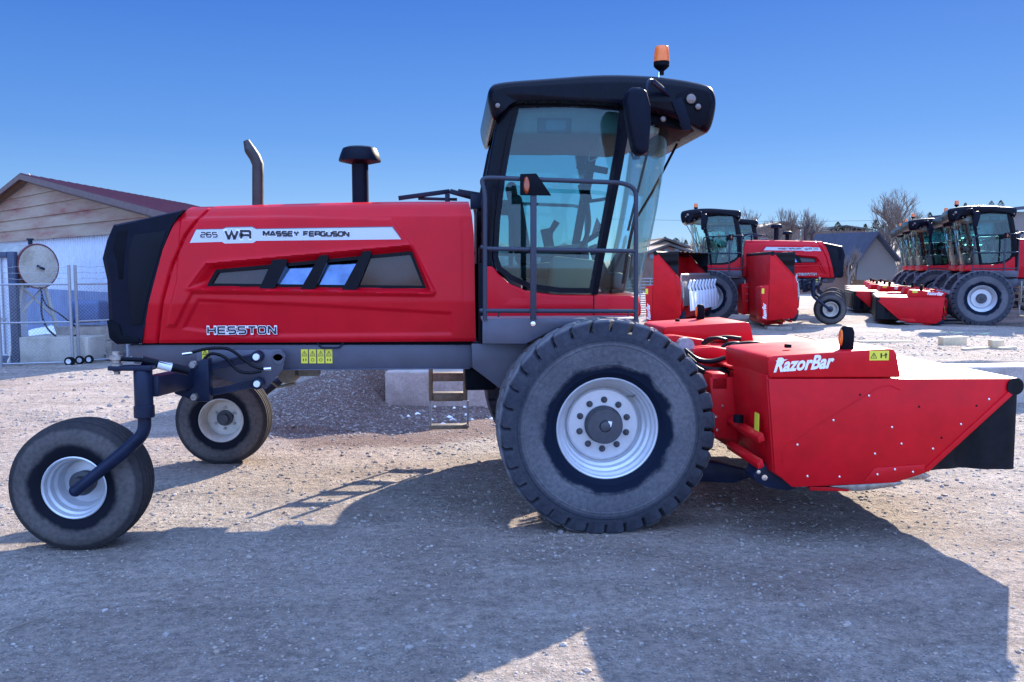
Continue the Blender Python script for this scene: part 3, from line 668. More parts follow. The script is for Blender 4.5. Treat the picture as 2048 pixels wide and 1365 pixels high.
def drive_wheel(sd):
    c = (.035, sd * 1.31, .848); wh = part('drive_wheel', W); wh.location = c; o = (0, 0, 0)
    t = MB(); h = .27
    prof = [(.40, .215), (.43, .245), (.455, .258), (.46, .263), (.468, .262), (.50, .275), (.52, .279), (.523, .2835), (.532, .2835), (.535, .281), (.60, .29), (.66, .288), (.664, .292), (.672, .292), (.676, .287), (.715, .289), (.72, .281), (.735, .283), (.765, .272), (.775, .245), (.785, .18), (.79, 0)]
    prof = [(r * 1.022 if r > .55 else r, y) for r, y in prof]; prof = prof + [(r, -y) for r, y in prof[-2::-1]]
    t.lathe(prof, o, 120)
    for sg in (-1, 1):
        lug_ring(t, o, 32, .80, .882, .135, .272, .120, .075, .0, 1, sg)
        lug_ring(t, o, 32, .805, .888, .012, .124, .124, .075, .5, 0, sg)
    t.build('tyre', 'tyre_drive', wh, smooth=38)
    f = sd  # outward direction
    rp = [(.415, .205), (.418, .228), (.408, .236), (.398, .228), (.392, .19), (.375, .17), (.372, .12), (.352, .105), (.345, .05), (.325, .035), (.318, .0), (.30, -.02)]
    rp += [(.33, -.05), (.345, -.12), (.37, -.15), (.40, -.22), (.415, -.225)]
    MB().lathe([(r, y * f) for r, y in rp], o, 96).build('rim', 'rim_silver', wh, smooth=25)
    MB().lathe([(.305, -.012 * f), (.30, .012 * f), (.285, .022 * f), (.16, .03 * f), (.0, .03 * f)], o, 72).build('wheel_disc', 'rim_silver', wh, smooth=30)
    MB().lathe([(.158, .02 * f), (.158, .055 * f), (.148, .062 * f), (.148, .12 * f), (.14, .132 * f), (.05, .136 * f), (.045, .128 * f), (.04, .145 * f), (.02, .15 * f), (0, .15 * f)], o, 48).build('hub', 'hub_dark', wh, smooth=30)
    MB().box((.035, .139 * f, .02), (.032, .004, .045), Matrix.Rotation(R(12), 3, 'Y')).build('hub_sticker', 'decal_white', wh)
    for k in range(10):
        a = 2 * math.pi * k / 10 + .28; x, z = .205 * math.cos(a), .205 * math.sin(a)
        MB().lathe([(.027, .028 * f), (.027, .036 * f), (.02, .037 * f), (.019, .055 * f), (.012, .056 * f), (.011, .075 * f), (0, .076 * f)], (x, 0, z), 12).build('wheel_nut', 'hub_dark', wh)
    MB().tube([(.20, .05 * f, .235), (.235, .1 * f, .24), (.25, .11 * f, .25)], .008, 8).build('valve', 'steel_bare', wh)
for sd in (-1, 1): drive_wheel(sd)

def caster(sd, cx, yc, inner_dish):
    c = (cx, yc, .492); r0 = .515; wh = part('caster_wheel', W); wh.location = c; o = (0, 0, 0)
    prof = [(.225, .155), (.25, .185), (.31, .205), (.38, .208), (.43, .198), (.465, .18)]
    tread = [(.485, .163), (.502, .150), (.504, .125), (.490, .120), (.490, .108), (.508, .103), (.512, .072), (.498, .067), (.498, .053), (.513, .047), (.515, .018), (.50, .013), (.50, 0)]
    p_ = [(r * .975 if r > .4 else r, y * (.90 if y > .16 else .92)) for r, y in prof + tread]; p_ = p_ + [(r, -y) for r, y in p_[-2::-1]]
    MB().lathe(p_, o, 96).build('tyre', 'tyre_caster', wh, smooth=30)
    f = sd
    rp = [(.232, .150), (.240, .168), (.232, .175), (.222, .165), (.215, .12), (.200, .105), (.196, .05), (.178, .03), (.172, -.03), (.165, -.05), (.172, -.09), (.20, -.12), (.215, -.14), (.232, -.168), (.24, -.160), (.232, -.15)]
    ds = 0
    if sd > 0: rp = rp[:6] + [(.196, .08), (.19, .03), (.195, -.06), (.205, -.10), (.215, -.14), (.232, -.168), (.24, -.160), (.232, -.15)]; ds = .075
    MB().lathe([(r, y * f) for r, y in rp], o, 72).build('rim', 'rim_silver' if sd < 0 else 'rim_cream', wh, smooth=25)
    MB().lathe([(.19, -.055 * f), (.15, -.06 * f), (.11, -.045 * f), (0, -.045 * f)], (0, ds * f, 0), 48).lathe([(.19, -.066 * f), (.15, -.072 * f), (.11, -.062 * f), (0, -.062 * f)], (0, ds * f, 0), 48).build('wheel_disc', 'rim_silver' if sd < 0 else 'rim_cream', wh, smooth=30)
    MB().lathe([(0, -.13 * f), (.05, -.13 * f), (.05, -.07 * f), (.085, -.07 * f), (.095, .03 * f), (.06, .04 * f), (.055, .1 * f), (0, .1 * f)], (0, ds * f * .8, 0), 32).build('hub', 'hub_dark', wh, smooth=30)
    for k in range(6):
        a = k * math.pi / 3 + .5
        MB().lathe([(.016, -.07 * f), (.016, -.09 * f), (0, -.092 * f)], (.115 * math.cos(a), ds * f, .115 * math.sin(a)), 8).build('wheel_nut', 'steel_bare', wh)
    # fork
    ya = sd * 1.87; pz = 1.05; px_ = -3.48 if sd < 0 else -3.12
    dx = cx - (-4.03)
    cf = part('caster_fork', W)
    path = arc([(px_, ya, 1.10), (px_, ya, .93), (px_ - .10, ya, .83), (cx + .05, ya, .49)], .10, 6)
    MB().tube(path, [.047] * (len(path) - 1) + [.042], 18).tube([(cx + .05, ya, .495), (cx + .05, yc - sd * .0, .508)], .045, 14).build('fork_arm', 'dark_steel', cf, smooth=40)
    MB().lathe([(.0, 1.39), (.062, 1.39), (.066, 1.385), (.066, 1.13), (.073, 1.125), (.073, 1.045), (.068, 1.04), (0, 1.04)], (px_, ya, 0), 28, 'Z').build('pivot_housing', 'dark_steel', cf, smooth=40)
    MB().prismz([(px_ - .235, ya - .045), (px_ - .12, ya - .065), (px_ + .08, ya - .065), (px_ + .08, ya + .065), (px_ - .12, ya + .065), (px_ - .235, ya + .045)], 1.392, 1.425).build('steering_lever', 'dark_steel', cf, bevel=.005)
    MB().lathe([(.022, 1.36), (.022, 1.38), (.04, 1.395), (.04, 1.44), (.03, 1.445), (.03, 1.465), (.045, 1.47), (.045, 1.50), (.028, 1.505), (.028, 1.53), (0, 1.53)], (px_ - .185, ya, 0), 20, 'Z').build('tie_rod_joint', 'steel_bare', cf, smooth=30)
    # steering damper from the lever to the beam
    MB().tube([(px_ - .15, ya - .01, 1.475), (px_ + .0, ya + .05, 1.46)], .016, 10).tube([(px_ - .02, ya + .04, 1.46), (px_ + .27, ya + .18, 1.36)], .033, 14).build('steering_cylinder', 'black_gloss', cf)
    MB().lathe([(.034, -.05), (.0345, .05)], (0, 0, 0), 14, 'X').build('cylinder_label', 'decal_white', cf).matrix_local = Matrix.Translation((px_ + .12, ya + .108, 1.41)) @ (Vector((.29, .14, -.1)).to_track_quat('X', 'Z').to_matrix().to_4x4())
    # lateral beam and bracket
    yb = sd * .98
    MB().beam((px_ + .04, sd * 1.84, 1.265), (px_ + .06, sd * .62, 1.20), .12, .155).build('axle_beam', 'dark_steel', W, bevel=.012)
    MB().prism([(px_ - .05, 1.29), (px_ + .20, 1.38), (px_ + .24, 1.38), (px_ + .24, 1.02), (px_ + .13, 1.02), (px_ - .05, 1.09)], sd * 1.02, sd * .90).build('axle_bracket', 'dark_steel', W, bevel=.012)
    MB().box((px_ + .0, sd * 1.03, 1.20), (.12, .07, .18)).build('beam_collar', 'dark_steel', W, bevel=.012)
    for (q, r_) in (((-3.365, 1.335), 1), ((-3.46, 1.20), 1), ((-3.36, 1.065), 1)):
        qx = q[0] + (px_ + 3.48)
        MB().lathe([(0, sd * .04), (.028, sd * .04), (.028, 0), (.036, 0), (.036, -sd * .02)], (qx, sd * 1.02, q[1]), 6).build('bolt', 'steel_bare', W)
for args in ((-1, -4.05, -1.60, 0), (1, -3.71, 1.26, 1)): caster(*args)
for sd in (-1, 1):
    dx = 0 if sd < 0 else .36
    tp = tr([(392, 702), (562, 699), (571, 712), (565, 742), (530, 778), (500, 778), (395, 740)], -.80)
    MB().prism(tp, sd * .80, sd * .77).build('suspension_plate', 'frame_grey', W, bevel=.004)
    for zz in ((1.29, 1.385, .05), (1.075, 1.155, .05)):
        m_ = MB(); a = Vector((-3.33 + dx, sd * .93, zz[0])); b = Vector((-2.87, sd * .87, zz[1])); m_.beam(a, b, .05, .062); m_.beam(a + Vector((0, sd * .02, .022)), b + Vector((0, sd * .02, .022)), .03, .014).beam(a + Vector((0, sd * .02, -.022)), b + Vector((0, sd * .02, -.022)), .03, .014)
        m_.lathe([(0, .05), (.05, .05), (.05, -.05), (0, -.05)], (b.x, b.y, b.z), 20)
        m_.build('suspension_link', 'dark_steel', W, bevel=.004)
        MB().lathe([(0, sd * .014), (.026, sd * .012), (.03, 0), (.03, -sd * .02)], (b.x, sd * .925, b.z), 20).build('pin_cap', 'decal_white', W)
        MB().lathe([(0, 0), (.045, 0), (.045, -.03), (0, -.03)], (b.x + .16, sd * .80 + .015, zz[1] + (.0 if zz[1] > 1.2 else .2)), 20).build('plate_boss', 'frame_grey', W)
    h1 = [(-3.40, 1.43), (-3.25, 1.47), (-3.08, 1.47), (-2.98, 1.38), (-2.88, 1.30), (-2.78, 1.285)]
    MB().tube(arc([(x + dx * .5, sd * (.98 if i < 3 else .95), z) for i, (x, z) in enumerate(h1)], .1), .013, 8).build('hydraulic_hose', 'rubber_black', W)
    h2 = [(-3.30, 1.36), (-3.24, 1.43), (-3.12, 1.40), (-3.02, 1.27), (-2.92, 1.25), (-2.82, 1.27)]
    MB().tube(arc([(x + dx * .5, sd * .965, z) for i, (x, z) in enumerate(h2)], .1), .013, 8).build('hydraulic_hose', 'rubber_black', W)
    MB().tube([(-2.80, sd * .95, 1.285), (-2.74, sd * .95, 1.288)], .017, 8).tube([(-3.46, sd * .99, 1.42), (-3.38, sd * .98, 1.43)], .014, 8).build('hose_fitting', 'chrome', W)
    warn(W, 404, 417, 699, 720, -.805, sd, 1)

# ---- ladder on the left side of the machine
ld = part('ladder', W); YL = 1.30
up = tr([(857, 735), (935, 735), (937, 801), (860, 801)], YL)
x0, x1 = up[0][0], up[1][0]; zt = 1.40; zm = up[2][1]
m_ = MB()
for xa_, xb_ in ((x0, x0 + .05), (x1 - .05, x1)): m_.box(((xa_ + xb_) / 2, YL, (zt + zm) / 2), (xb_ - xa_, .03, zt - zm))
for z_ in (zm + .035, zm + .26, zm + .49): m_.box(((x0 + x1) / 2, YL, z_), (x1 - x0 - .1, .03, .085)).box(((x0 + x1) / 2, YL + .06, z_ + .045), (x1 - x0 - .1, .14, .012))
m_.build('ladder_panel', 'ladder_metal', ld, bevel=.006)
lo = tr([(862, 801), (938, 801), (940, 856), (862, 856)], YL)
m_ = MB().box((x0 + .02, YL, (zm + lo[2][1]) / 2), (.022, .04, zm - lo[2][1])).box((x1 + .0, YL, (zm + lo[2][1]) / 2), (.022, .04, zm - lo[2][1]))
m_.build('ladder_rail', 'galvanised', ld, bevel=.003)
MB().box(((x0 + x1) / 2, YL, lo[2][1] + .02), (x1 - x0, .12, .045)).build('ladder_step', 'ladder_metal', ld, bevel=.005)

# ---- platform and hand rails (both sides)
for sd in (-1, 1):
    y = sd * 1.30
    fa = tr([(965, 638), (1278, 638), (1278, 648), (1150, 651), (1115, 655), (1052, 688), (965, 688)], -1.30)
    pf = MB().prism(fa, y, y - sd * .012).build('platform', 'frame_grey', W, bevel=.003)
    MB().box(((fa[0][0] + fa[1][0]) / 2, sd * 1.07, fa[0][1] - .012), (fa[1][0] - fa[0][0], .44, .02)).build('platform_deck', 'galvanised', pf)
    MB().lathe([(0, sd * .014), (.02, sd * .01), (.02, 0)], (at(1066, 648, -1.3)[0], y, at(1066, 648, -1.3)[1]), 14).build('bolt', 'chrome', pf)
    yr = sd * 1.315
    P = lambda u, v: (at(u, v, -1.315)[0], yr, at(u, v, -1.315)[1])
    rl = part('hand_rail', W)
    Pi = lambda u, v, y_: (at(u, v, -1.315)[0], sd * y_, at(u, v, -1.315)[1])
    MB().tube(arc([P(970, 640), P(970, 385), Pi(962, 357, 1.29), P(985, 356), P(1245, 366), P(1272, 378), P(1272, 640)], .10, 6), .019, 12).build('rail_loop', 'rail_paint', rl)
    MB().tube(arc([Pi(962, 494, 1.30), P(975, 498), P(1272, 503)], .03), .018, 12).build('middle_rail', 'rail_paint', rl)
    MB().tube([Pi(960, 622, 1.30), P(975, 622), P(1272, 623)], .018, 12).build('lower_rail', 'rail_paint', rl)
    a, b = P(1066, 640), P(1066, 385)
    MB().box((a[0], yr + sd * .02, (a[2] + b[2]) / 2), (.05, .03, b[2] - a[2])).build('rail_post', 'rail_paint', rl, bevel=.006)
    MB().tube(arc([(a[0] - .28, sd * 1.25, 1.735), (a[0] - .28, sd * 1.25, 1.775), (a[0] + .8, sd * 1.25, 1.775), (a[0] + .8, sd * 1.25, 1.735)], .02), .007, 8).build('toe_rail', 'rail_paint', rl)
    ml = part('marker_light', W)
    MB().prism(tr([(1040, 349), (1072, 348), (1102, 392), (1040, 391)], -1.33), sd * 1.36, sd * 1.33).build('light_bracket', 'black_matte', ml, bevel=.004)
    lx, lz = at(1053, 371, -1.36)
    MB().lathe([(0, sd * .03), (.04, sd * .026), (.052, sd * .012), (.055, 0)], (0, 0, 0), 24).build('lens', 'amber_dark', ml).matrix_local = Matrix.Translation((lx, sd * 1.36, lz)) @ Matrix.Diagonal((.5, 1, 1.25, 1))

# ================================================================== cab
YC = .86
Zc = lambda u, v: at(u, v, -YC)
def door_outline():
    return tr([(1030, 206), (1150, 202), (1250, 212), (1240, 300), (1222, 400), (1204, 500), (1188, 587), (1120, 586), (1060, 578), (1020, 560), (994, 540), (986, 515), (990, 440), (1001, 350), (1014, 275)], -YC)
DO = door_outline()
for sd in (-1, 1):
    y = sd * YC; dr = part('cab_door', W)
    MB().prism(inset(DO, .02), y - sd * .012, y - sd * .018).build('window_glass', 'glass', dr)
    frame_between(DO, inset(DO, .045), y, y - sd * .035).build('window_frame', 'black_gloss', dr)
    # centre pillar, dark, leaning
    cp = tr([(1252, 208), (1266, 214), (1246, 330), (1226, 430), (1208, 520), (1196, 590), (1184, 590), (1200, 500), (1219, 400), (1240, 290)], -YC)
    MB().prism(cp, y + sd * .004, y - sd * .06).build('door_pillar', 'black_matte', W, bevel=.006)
    rp = tr([(1002, 215), (1034, 206), (1016, 278), (1003, 350), (991, 440), (986, 515), (994, 542), (975, 536), (962, 536), (963, 405), (976, 330), (990, 258)], -YC)
    MB().prism(rp, y + sd * .008, y - sd * .09).build('rear_pillar', 'black_gloss', W, bevel=.03, segs=3)
    # lower red body
    rb = tr([(972, 532), (985, 531), (997, 548), (1020, 568), (1055, 583), (1110, 590), (1188, 591), (1262, 592), (1275, 596), (1283, 610), (1283, 630), (1276, 637), (967, 637)], -.87)
    MB().prism(rb, sd * .87, sd * .60).build('cab_side_panel', 'red', W, bevel=.022, segs=4)
    rb2 = tr([(1022, 596), (1110, 600), (1186, 602), (1186, 618), (1040, 616), (1003, 614)], -.87)
    MB().prism(rb2, sd * .874, sd * .86).build('panel_swage', 'red', W, bevel=.006)
    MB().prism(tr([(1186.5, 590), (1188.5, 590), (1188.5, 637), (1186.5, 637)], -.87), sd * .8725, sd * .86).build('panel_seam', 'black_matte', W)
# front body, rounded, below the windscreen
Zb, Zt = 1.72, 1.90
def plan(Xf, Ys, Xs, n=22, e=2.6):
    """plan outline from (Xs,-Ys) round the front to (Xs,+Ys)"""
    out = [(Xs, -Ys)]; rx = Xf - (Xs + .12)
    for k in range(n + 1):
        a = -math.pi / 2 + math.pi * k / n; ca, sa = math.cos(a), math.sin(a)
        out.append((Xs + .12 + rx * abs(ca) ** (2 / e), Ys * math.copysign(abs(sa) ** (2 / e), sa)))
    out.append((Xs, Ys)); return out
b0 = [(x, y, 1.70) for x, y in plan(.52, .86, .02)]; b1 = [(x, y, 1.84) for x, y in plan(.56, .865, .02)]; b2 = [(x, y, 1.885) for x, y in plan(.54, .85, .02)]; b3 = [(x, y, 1.905) for x, y in plan(.47, .80, .02)]
MB().loft([b0, b1, b2, b3]).build('cab_nose', 'red', W, smooth=40)
# windscreen, wrapping round the front
g_rings = []
for k in range(9):
    t = k / 8; z_ = 1.905 + t * (3.40 - 1.905); xs = Zc(1190, 588)[0] * (1 - t) + Zc(1257, 215)[0] * t
    bow = .03 * math.sin(t * 3.14)
    g_rings.append([(x, y, z_) for x, y in plan(.525 + (.79 - .525) * t + bow, .845, xs + .01, 26, 3.0)])
MB().loft(g_rings, closed=False, cap=False).build('windscreen', 'glass_front', W, smooth=60)
# cab floor, rear wall
MB().box((-.30, 0, 1.73), (1.3, 1.7, .06)).build('cab_floor', 'interior_grey', W)
MB().prism([(-.93, 1.75), (-.86, 1.75), (-.86, 2.35), (-.93, 2.35)], -.80, .80).build('rear_wall', 'black_matte', W)
MB().prism([(-.93, 2.36), (-.925, 2.36), (-.76, 3.40), (-.765, 3.40)], -.78, .78).build('rear_glass', 'glass', W)
MB().prism([(-.98, 1.50), (-.84, 1.50), (-.84, 2.18), (-.98, 2.18)], -.86, .86).build('engine_bulkhead', 'black_matte', W, bevel=.01)
# roof
rf_s = tr([(990, 247), (980, 225), (974, 196), (978, 176), (992, 165), (1100, 157), (1200, 149), (1290, 151), (1360, 159), (1415, 170), (1427, 180), (1433, 204), (1428, 238), (1420, 262), (1412, 268), (1372, 246), (1320, 226), (1250, 214), (1150, 206), (1030, 207), (1006, 214)], -.93)
for _ in range(2): rf_s = [q for i in range(len(rf_s)) for q in ((rf_s[i - 1][0] * .25 + rf_s[i][0] * .75, rf_s[i - 1][1] * .25 + rf_s[i][1] * .75), (rf_s[i][0] * .75 + rf_s[(i + 1) % len(rf_s)][0] * .25, rf_s[i][1] * .75 + rf_s[(i + 1) % len(rf_s)][1] * .25))]
cxr = sum(p[0] for p in rf_s) / len(rf_s); czr = sum(p[1] for p in rf_s) / len(rf_s)
def rring(y, k): return [(cxr + (p[0] - cxr) * (1 - k * .07), y, czr + (p[1] - czr) * (1 - k * .42)) for p in rf_s]
MB().loft([rring(-1.0, 1), rring(-.997, .8), rring(-.985, .5), rring(-.965, .22), rring(-.94, .06), rring(-.90, 0), rring(.90, 0), rring(.94, .06), rring(.965, .22), rring(.985, .5), rring(.997, .8), rring(1.0, 1)]).build('roof', 'black_gloss', W, smooth=65)
hl = tr([(1010, 214), (1150, 208), (1260, 216), (1330, 232), (1330, 262), (1280, 268), (1180, 262), (1060, 262), (1004, 262)], -.9)
MB().prism(hl, -.74, .74).build('headliner', 'headliner', W, bevel=.04, segs=3)
for sd in (-1, 1):
    hx, hz = Zc(1112, 252)
    MB().box((hx, sd * .745, hz + .02), (.30, .02, .13)).build('headliner_panel', 'interior_grey', W, bevel=.02)
    MB().box((hx + .01, sd * .757, hz + .02), (.17, .006, .08)).build('headliner_label', 'window_blue', W)
    # lamp recesses
    ck = tr([(1350, 190), (1380, 176), (1416, 184), (1424, 206), (1416, 244), (1398, 256), (1376, 246), (1352, 216)], -.99)
    MB().prism(ck, sd * .985, sd * 1.004).build('lamp_recess', 'black_matte', W, bevel=.012)
    for (u, v, r_, nm) in ((1382, 198, .044, 'work_lamp'), (1396, 214, .028, 'work_lamp'), (996, 211, .026, 'work_lamp'), (1330, 236, .026, 'work_lamp')):
        lx, lz = at(u, v, -1.0); yo = 1.0 if u > 1340 else .985
        if u == 1330: yo = .93
        lp = MB().lathe([(r_ * 1.15, 0), (r_ * 1.2, sd * .012), (r_, sd * .016)], (lx, sd * yo, lz), 24).build(nm, 'black_matte', W)
        MB().lathe([(r_, sd * .008), (r_ * .6, sd * .016), (0, sd * .018)], (lx, sd * yo, lz), 24).build('lens', 'lamp_lens', lp)
    bk = tr([(1340, 206), (1360, 196), (1376, 240), (1380, 262), (1362, 264), (1350, 230)], -.96)
    MB().prism(bk, sd * .99, sd * 1.015).build('lamp_bracket', 'mirror_black', W, bevel=.006)
    # mirror
    mr = part('mirror', W); ym = sd * 1.38
    mp_ = tr([(1252, 182), (1262, 178), (1284, 179), (1290, 186), (1298, 215), (1298, 250), (1294, 308), (1276, 314), (1264, 300), (1252, 240), (1248, 205)], -1.38)
    MB().prism(mp_, ym - .09, ym + .09).build('mirror_housing', 'mirror_black', mr, bevel=.035, segs=3)
    q = lambda u, v, y_: (at(u, v, -y_)[0], sd * y_, at(u, v, -y_)[1])
    MB().tube(arc([q(1290, 240, 1.36), q(1294, 168, 1.36), q(1300, 158, 1.30), q(1338, 190, 1.0), q(1346, 206, .96)], .06), .013, 8).build('mirror_arm', 'dark_steel', mr)
    MB().beam(q(1304, 162, 1.27), q(1334, 186, 1.02), .03, .04).build('arm_bracket', 'dark_steel', mr, bevel=.006)
# visor lamps tray under the front
MB().prism(tr([(1300, 228), (1345, 236), (1392, 252), (1404, 262), (1372, 262), (1330, 254), (1296, 246)], -.85), -.84, .84).build('visor', 'black_matte', W, bevel=.02)
# beacon
bx_, bz_ = at(1323, 133, -.75); bc = part('beacon', W)
MB().tube([(bx_ - .03, -.75, bz_ - .17), (bx_ - .02, -.75, bz_ - .05)], .012, 10).build('beacon_stem', 'chrome', bc)
MB().lathe([(0, -.075), (.022, -.075), (.024, -.04), (.03, -.035), (.05, -.02), (.068, 0), (.07, .035), (0, .035)], (bx_, -.75, bz_), 28, 'Z').build('beacon_base', 'black_matte', bc, smooth=35)
MB().lathe([(.069, .037), (.066, .10), (.060, .155), (.052, .168), (0, .172)], (bx_, -.75, bz_), 32, 'Z').build('beacon_lens', 'amber', bc, smooth=40)
# wiper
MB().tube([(at(1348, 288, -.2)[0] + .03, -.2, at(1348, 288, -.2)[1]), (at(1300, 385, -.25)[0] + .02, -.25, at(1300, 385, -.25)[1]), (at(1264, 452, -.3)[0], -.3, at(1264, 452, -.3)[1])], .012, 8).build('wiper_arm', 'black_matte', W)
MB().tube([(at(1296, 300, -.4)[0], -.4, at(1296, 300, -.4)[1]), (at(1256, 462, -.4)[0], -.4, at(1256, 462, -.4)[1])], .012, 6).build('wiper_blade', 'black_matte', W)
# interior
st = part('driver_seat', W)
def ibox(c, d, nm, m_, par, bv=.03, rot=0): return MB().box(c, d, Matrix.Rotation(R(rot), 3, 'Y')).build(nm, m_, par, bevel=bv, segs=3)
ibox((-.32, .05, 2.12), (.52, .52, .14), 'seat_cushion', 'seat_fabric', st, .05, -4)
ibox((-.56, .05, 2.50), (.13, .50, .66), 'backrest', 'seat_fabric', st, .05, -10)
ibox((-.63, .05, 2.87), (.09, .28, .17), 'headrest', 'seat_fabric', st, .04, -10)
ibox((-.34, .05, 1.92), (.34, .36, .30), 'seat_base', 'interior_grey', st, .03)
ibox((-.22, -.30, 2.30), (.50, .13, .09), 'armrest', 'interior_grey', st, .03, -5)
ibox((-.22, .42, 2.30), (.50, .18, .09), 'armrest', 'interior_grey', st, .03, -5)
sc = part('steering_column', W)
MB().tube([(.36, .05, 1.78), (.24, .05, 2.15), (.16, .05, 2.36)], [.07, .055, .045], 12).build('column', 'interior_grey', sc)
ang = Matrix.Rotation(R(-32), 4, 'Y'); tor = []
for k in range(33):
    a = 2 * math.pi * k / 32; tor.append(Matrix.Translation((.13, .05, 2.42)) @ ang @ Vector((.2 * math.cos(a), .2 * math.sin(a), 0)))
MB().tube(tor, .015, 8, cap=False).tube([Matrix.Translation((.13, .05, 2.42)) @ ang @ Vector((-.2, 0, 0)), Matrix.Translation((.13, .05, 2.42)) @ ang @ Vector((.2, 0, 0))], .014, 6).build('steering_wheel', 'black_matte', sc)
x, z = Zc(1188, 372); MB().box((x, -.35, z - .02), (.06, .26, .19), Matrix.Rotation(R(-15), 3, 'Y')).build('monitor', 'black_matte', W, bevel=.012)
x2, z2 = Zc(1195, 318); MB().box((x2, -.2, z2), (.17, .05, .05), Matrix.Rotation(R(12), 3, 'Y')).box((x2 + .14, -.2, z2 - .02), (.14, .04, .06), Matrix.Rotation(R(10), 3, 'Y')).build('display_bracket', 'black_matte', W, bevel=.006)
MB().tube(arc([(x + .02, -.35, z - .1), (x + .05, -.35, z - .35), (x - .08, -.4, z - .62), (x + .0, -.4, z - .8)], .12), .022, 8).build('cable', 'rubber_black', W)
MB().tube([(x + .0, -.35, z - .1), (.12, -.6, z - .1), (.16, -.80, z - .1)], .016, 8).build('monitor_arm', 'black_matte', W)
MB().tube(arc([(.30, -.78, 2.0), (.34, -.79, 2.3), (.40, -.79, 2.6)], .1), .014, 8).build('grab_handle', 'black_matte', W)
o_ = Zc(1196, 455); MB().prism([(o_[0] - .05, o_[1] - .07), (o_[0] + .05, o_[1] + .0), (o_[0] + .0, o_[1] + .09)], -.80, -.795).build('hazard_triangle', 'red_lens', W)
MB().box((-.25, .30, 2.42), (.10, .06, .22), Matrix.Rotation(R(-12), 3, 'Y')).tube([(-.25, .30, 2.30), (-.22, .30, 2.5), (-.16, .28, 2.6)], [.025, .03, .035], 10).build('control_lever', 'black_matte', W)
MB().tube(arc([(.10, -.5, 3.30), (.14, -.52, 3.15), (.02, -.5, 3.08), (.06, -.5, 3.22)], .06), .008, 6).build('radio_cord', 'interior_beige', W)
MB().box((-.66, 0, 1.98), (.16, 1.2, .36)).build('storage_box', 'interior_grey', W, bevel=.03)
MB().prism([(.30, 1.9), (.44, 1.9), (.50, 2.25), (.42, 2.30), (.32, 2.1)], -.2, .2).build('front_console', 'interior_grey', W, bevel=.03)
ibox((-.12, -.52, 2.02), (.42, .18, .42), 'side_console', 'interior_beige', W, .05, 6)
ibox((-.05, .60, 2.1), (.5, .12, .5), 'side_console', 'interior_grey', W, .05, 6)
MB().box((.32, 0, 2.02), (.10, 1.0, .16)).build('dashboard', 'interior_grey', W, bevel=.04)

# ================================================================== HEADER
Hd = thing('mower_header', 'wide red mower header with black rubber curtain, mounted on the front of the foreground windrower', 'mower header', 'mower headers')
YH = 2.10
SH = tr([(1537, 758), (2030, 758), (2029, 786), (1856, 944), (1841, 950), (1790, 966), (1585, 975), (1550, 946)], -YH)
for sd in (-1, 1):
    es = MB().prism(SH, sd * YH, sd * (YH - .02)).build('end_shield', 'red_header', Hd, bevel=.005)
    edge = tr([(2029, 786), (1856, 944), (1849, 938), (2018, 782)], -YH)
    MB().prism(edge, sd * (YH + .010), sd * (YH - .03)).build('shield_flange', 'red_header', es, bevel=.004)
    for ln in ([(1564, 905), (1572, 880), (1600, 888 - 6), (1740, 790), (1765, 774), (1785, 772)], ):
        ln = [(1566, 925), (1563, 905), (1572, 888), (1735, 788), (1760, 773), (1780, 770), (1800, 780)]
        P_ = [(a[0], sd * (YH + .002), a[1]) for a in tr(ln, -YH)]
        MB().tube(arc(P_, .08), .0035, 6).build('shield_seam', 'red_header', es)
    kp = tr([(1740, 948), (1748, 936), (1848, 929), (1850, 942), (1790, 962), (1735, 966), (1727, 962)], -YH)
    MB().prism(kp, sd * (YH + .006), sd * YH).build('shield_patch', 'red_header', es, bevel=.003)
    for (u, v) in ((1738, 792), (1667, 841), (1595, 890), (1784, 855), (1803, 888), (1750, 908), (1866, 898), (1922, 849), (1978, 799), (1615, 953), (1679, 954), (1754, 949), (1789, 939), (1825, 944)):
        bx2, bz2 = at(u, v, -YH); yy = YH + (.006 if v > 935 and u > 1740 else 0)
        MB().lathe([(.009, sd * yy), (.009, sd * (yy + .003)), (.006, sd * (yy + .006)), (0, sd * (yy + .006))], (bx2, 0, bz2), 10).build('bolt', 'chrome', es)
    for (u, v) in ((1720, 790), (1838, 814), (1953, 812), (1883, 876)):
        bx2, bz2 = at(u, v, -YH); MB().lathe([(.009, sd * (YH + .001)), (0, sd * (YH + .0015))], (bx2, 0, bz2), 10).build('hole', 'black_matte', es)
    # side curtain
    cu = tr([(2026, 792), (1990, 815), (1856, 946), (1880, 944), (2030, 937)], -2.06)
    m_ = MB(); top_ = tr([(1858, 944), (1900, 906), (1943, 867), (1985, 828), (2026, 790)], -2.06); zb = cu[-1][1]
    xs_ = [top_[0][0] + (top_[-1][0] + .02 - top_[0][0]) * k / 24 for k in range(25)]
    for k, xx in enumerate(xs_):
        zt_ = np.interp(xx, [p[0] for p in top_], [p[1] for p in top_]); yy = sd * (2.055 + .03 * math.sin(xx * 11) + .012 * math.sin(xx * 27))
        m_.v += [(xx, yy, zt_ + .03), (xx, yy + sd * .01 * math.sin(xx * 9), zb), (xx, yy - sd * .01, zb), (xx, yy - sd * .01, zt_ + .03)]
    m_.f = [(k * 4 + i, k * 4 + (i + 1) % 4, k * 4 + 4 + (i + 1) % 4, k * 4 + 4 + i) for k in range(24) for i in range(4)] + [(0, 1, 2, 3), (96, 97, 98, 99)]
    m_.build('side_curtain', 'rubber_black', Hd, smooth=50)
xf, zf = SH[1]; xr_, _ = SH[0]
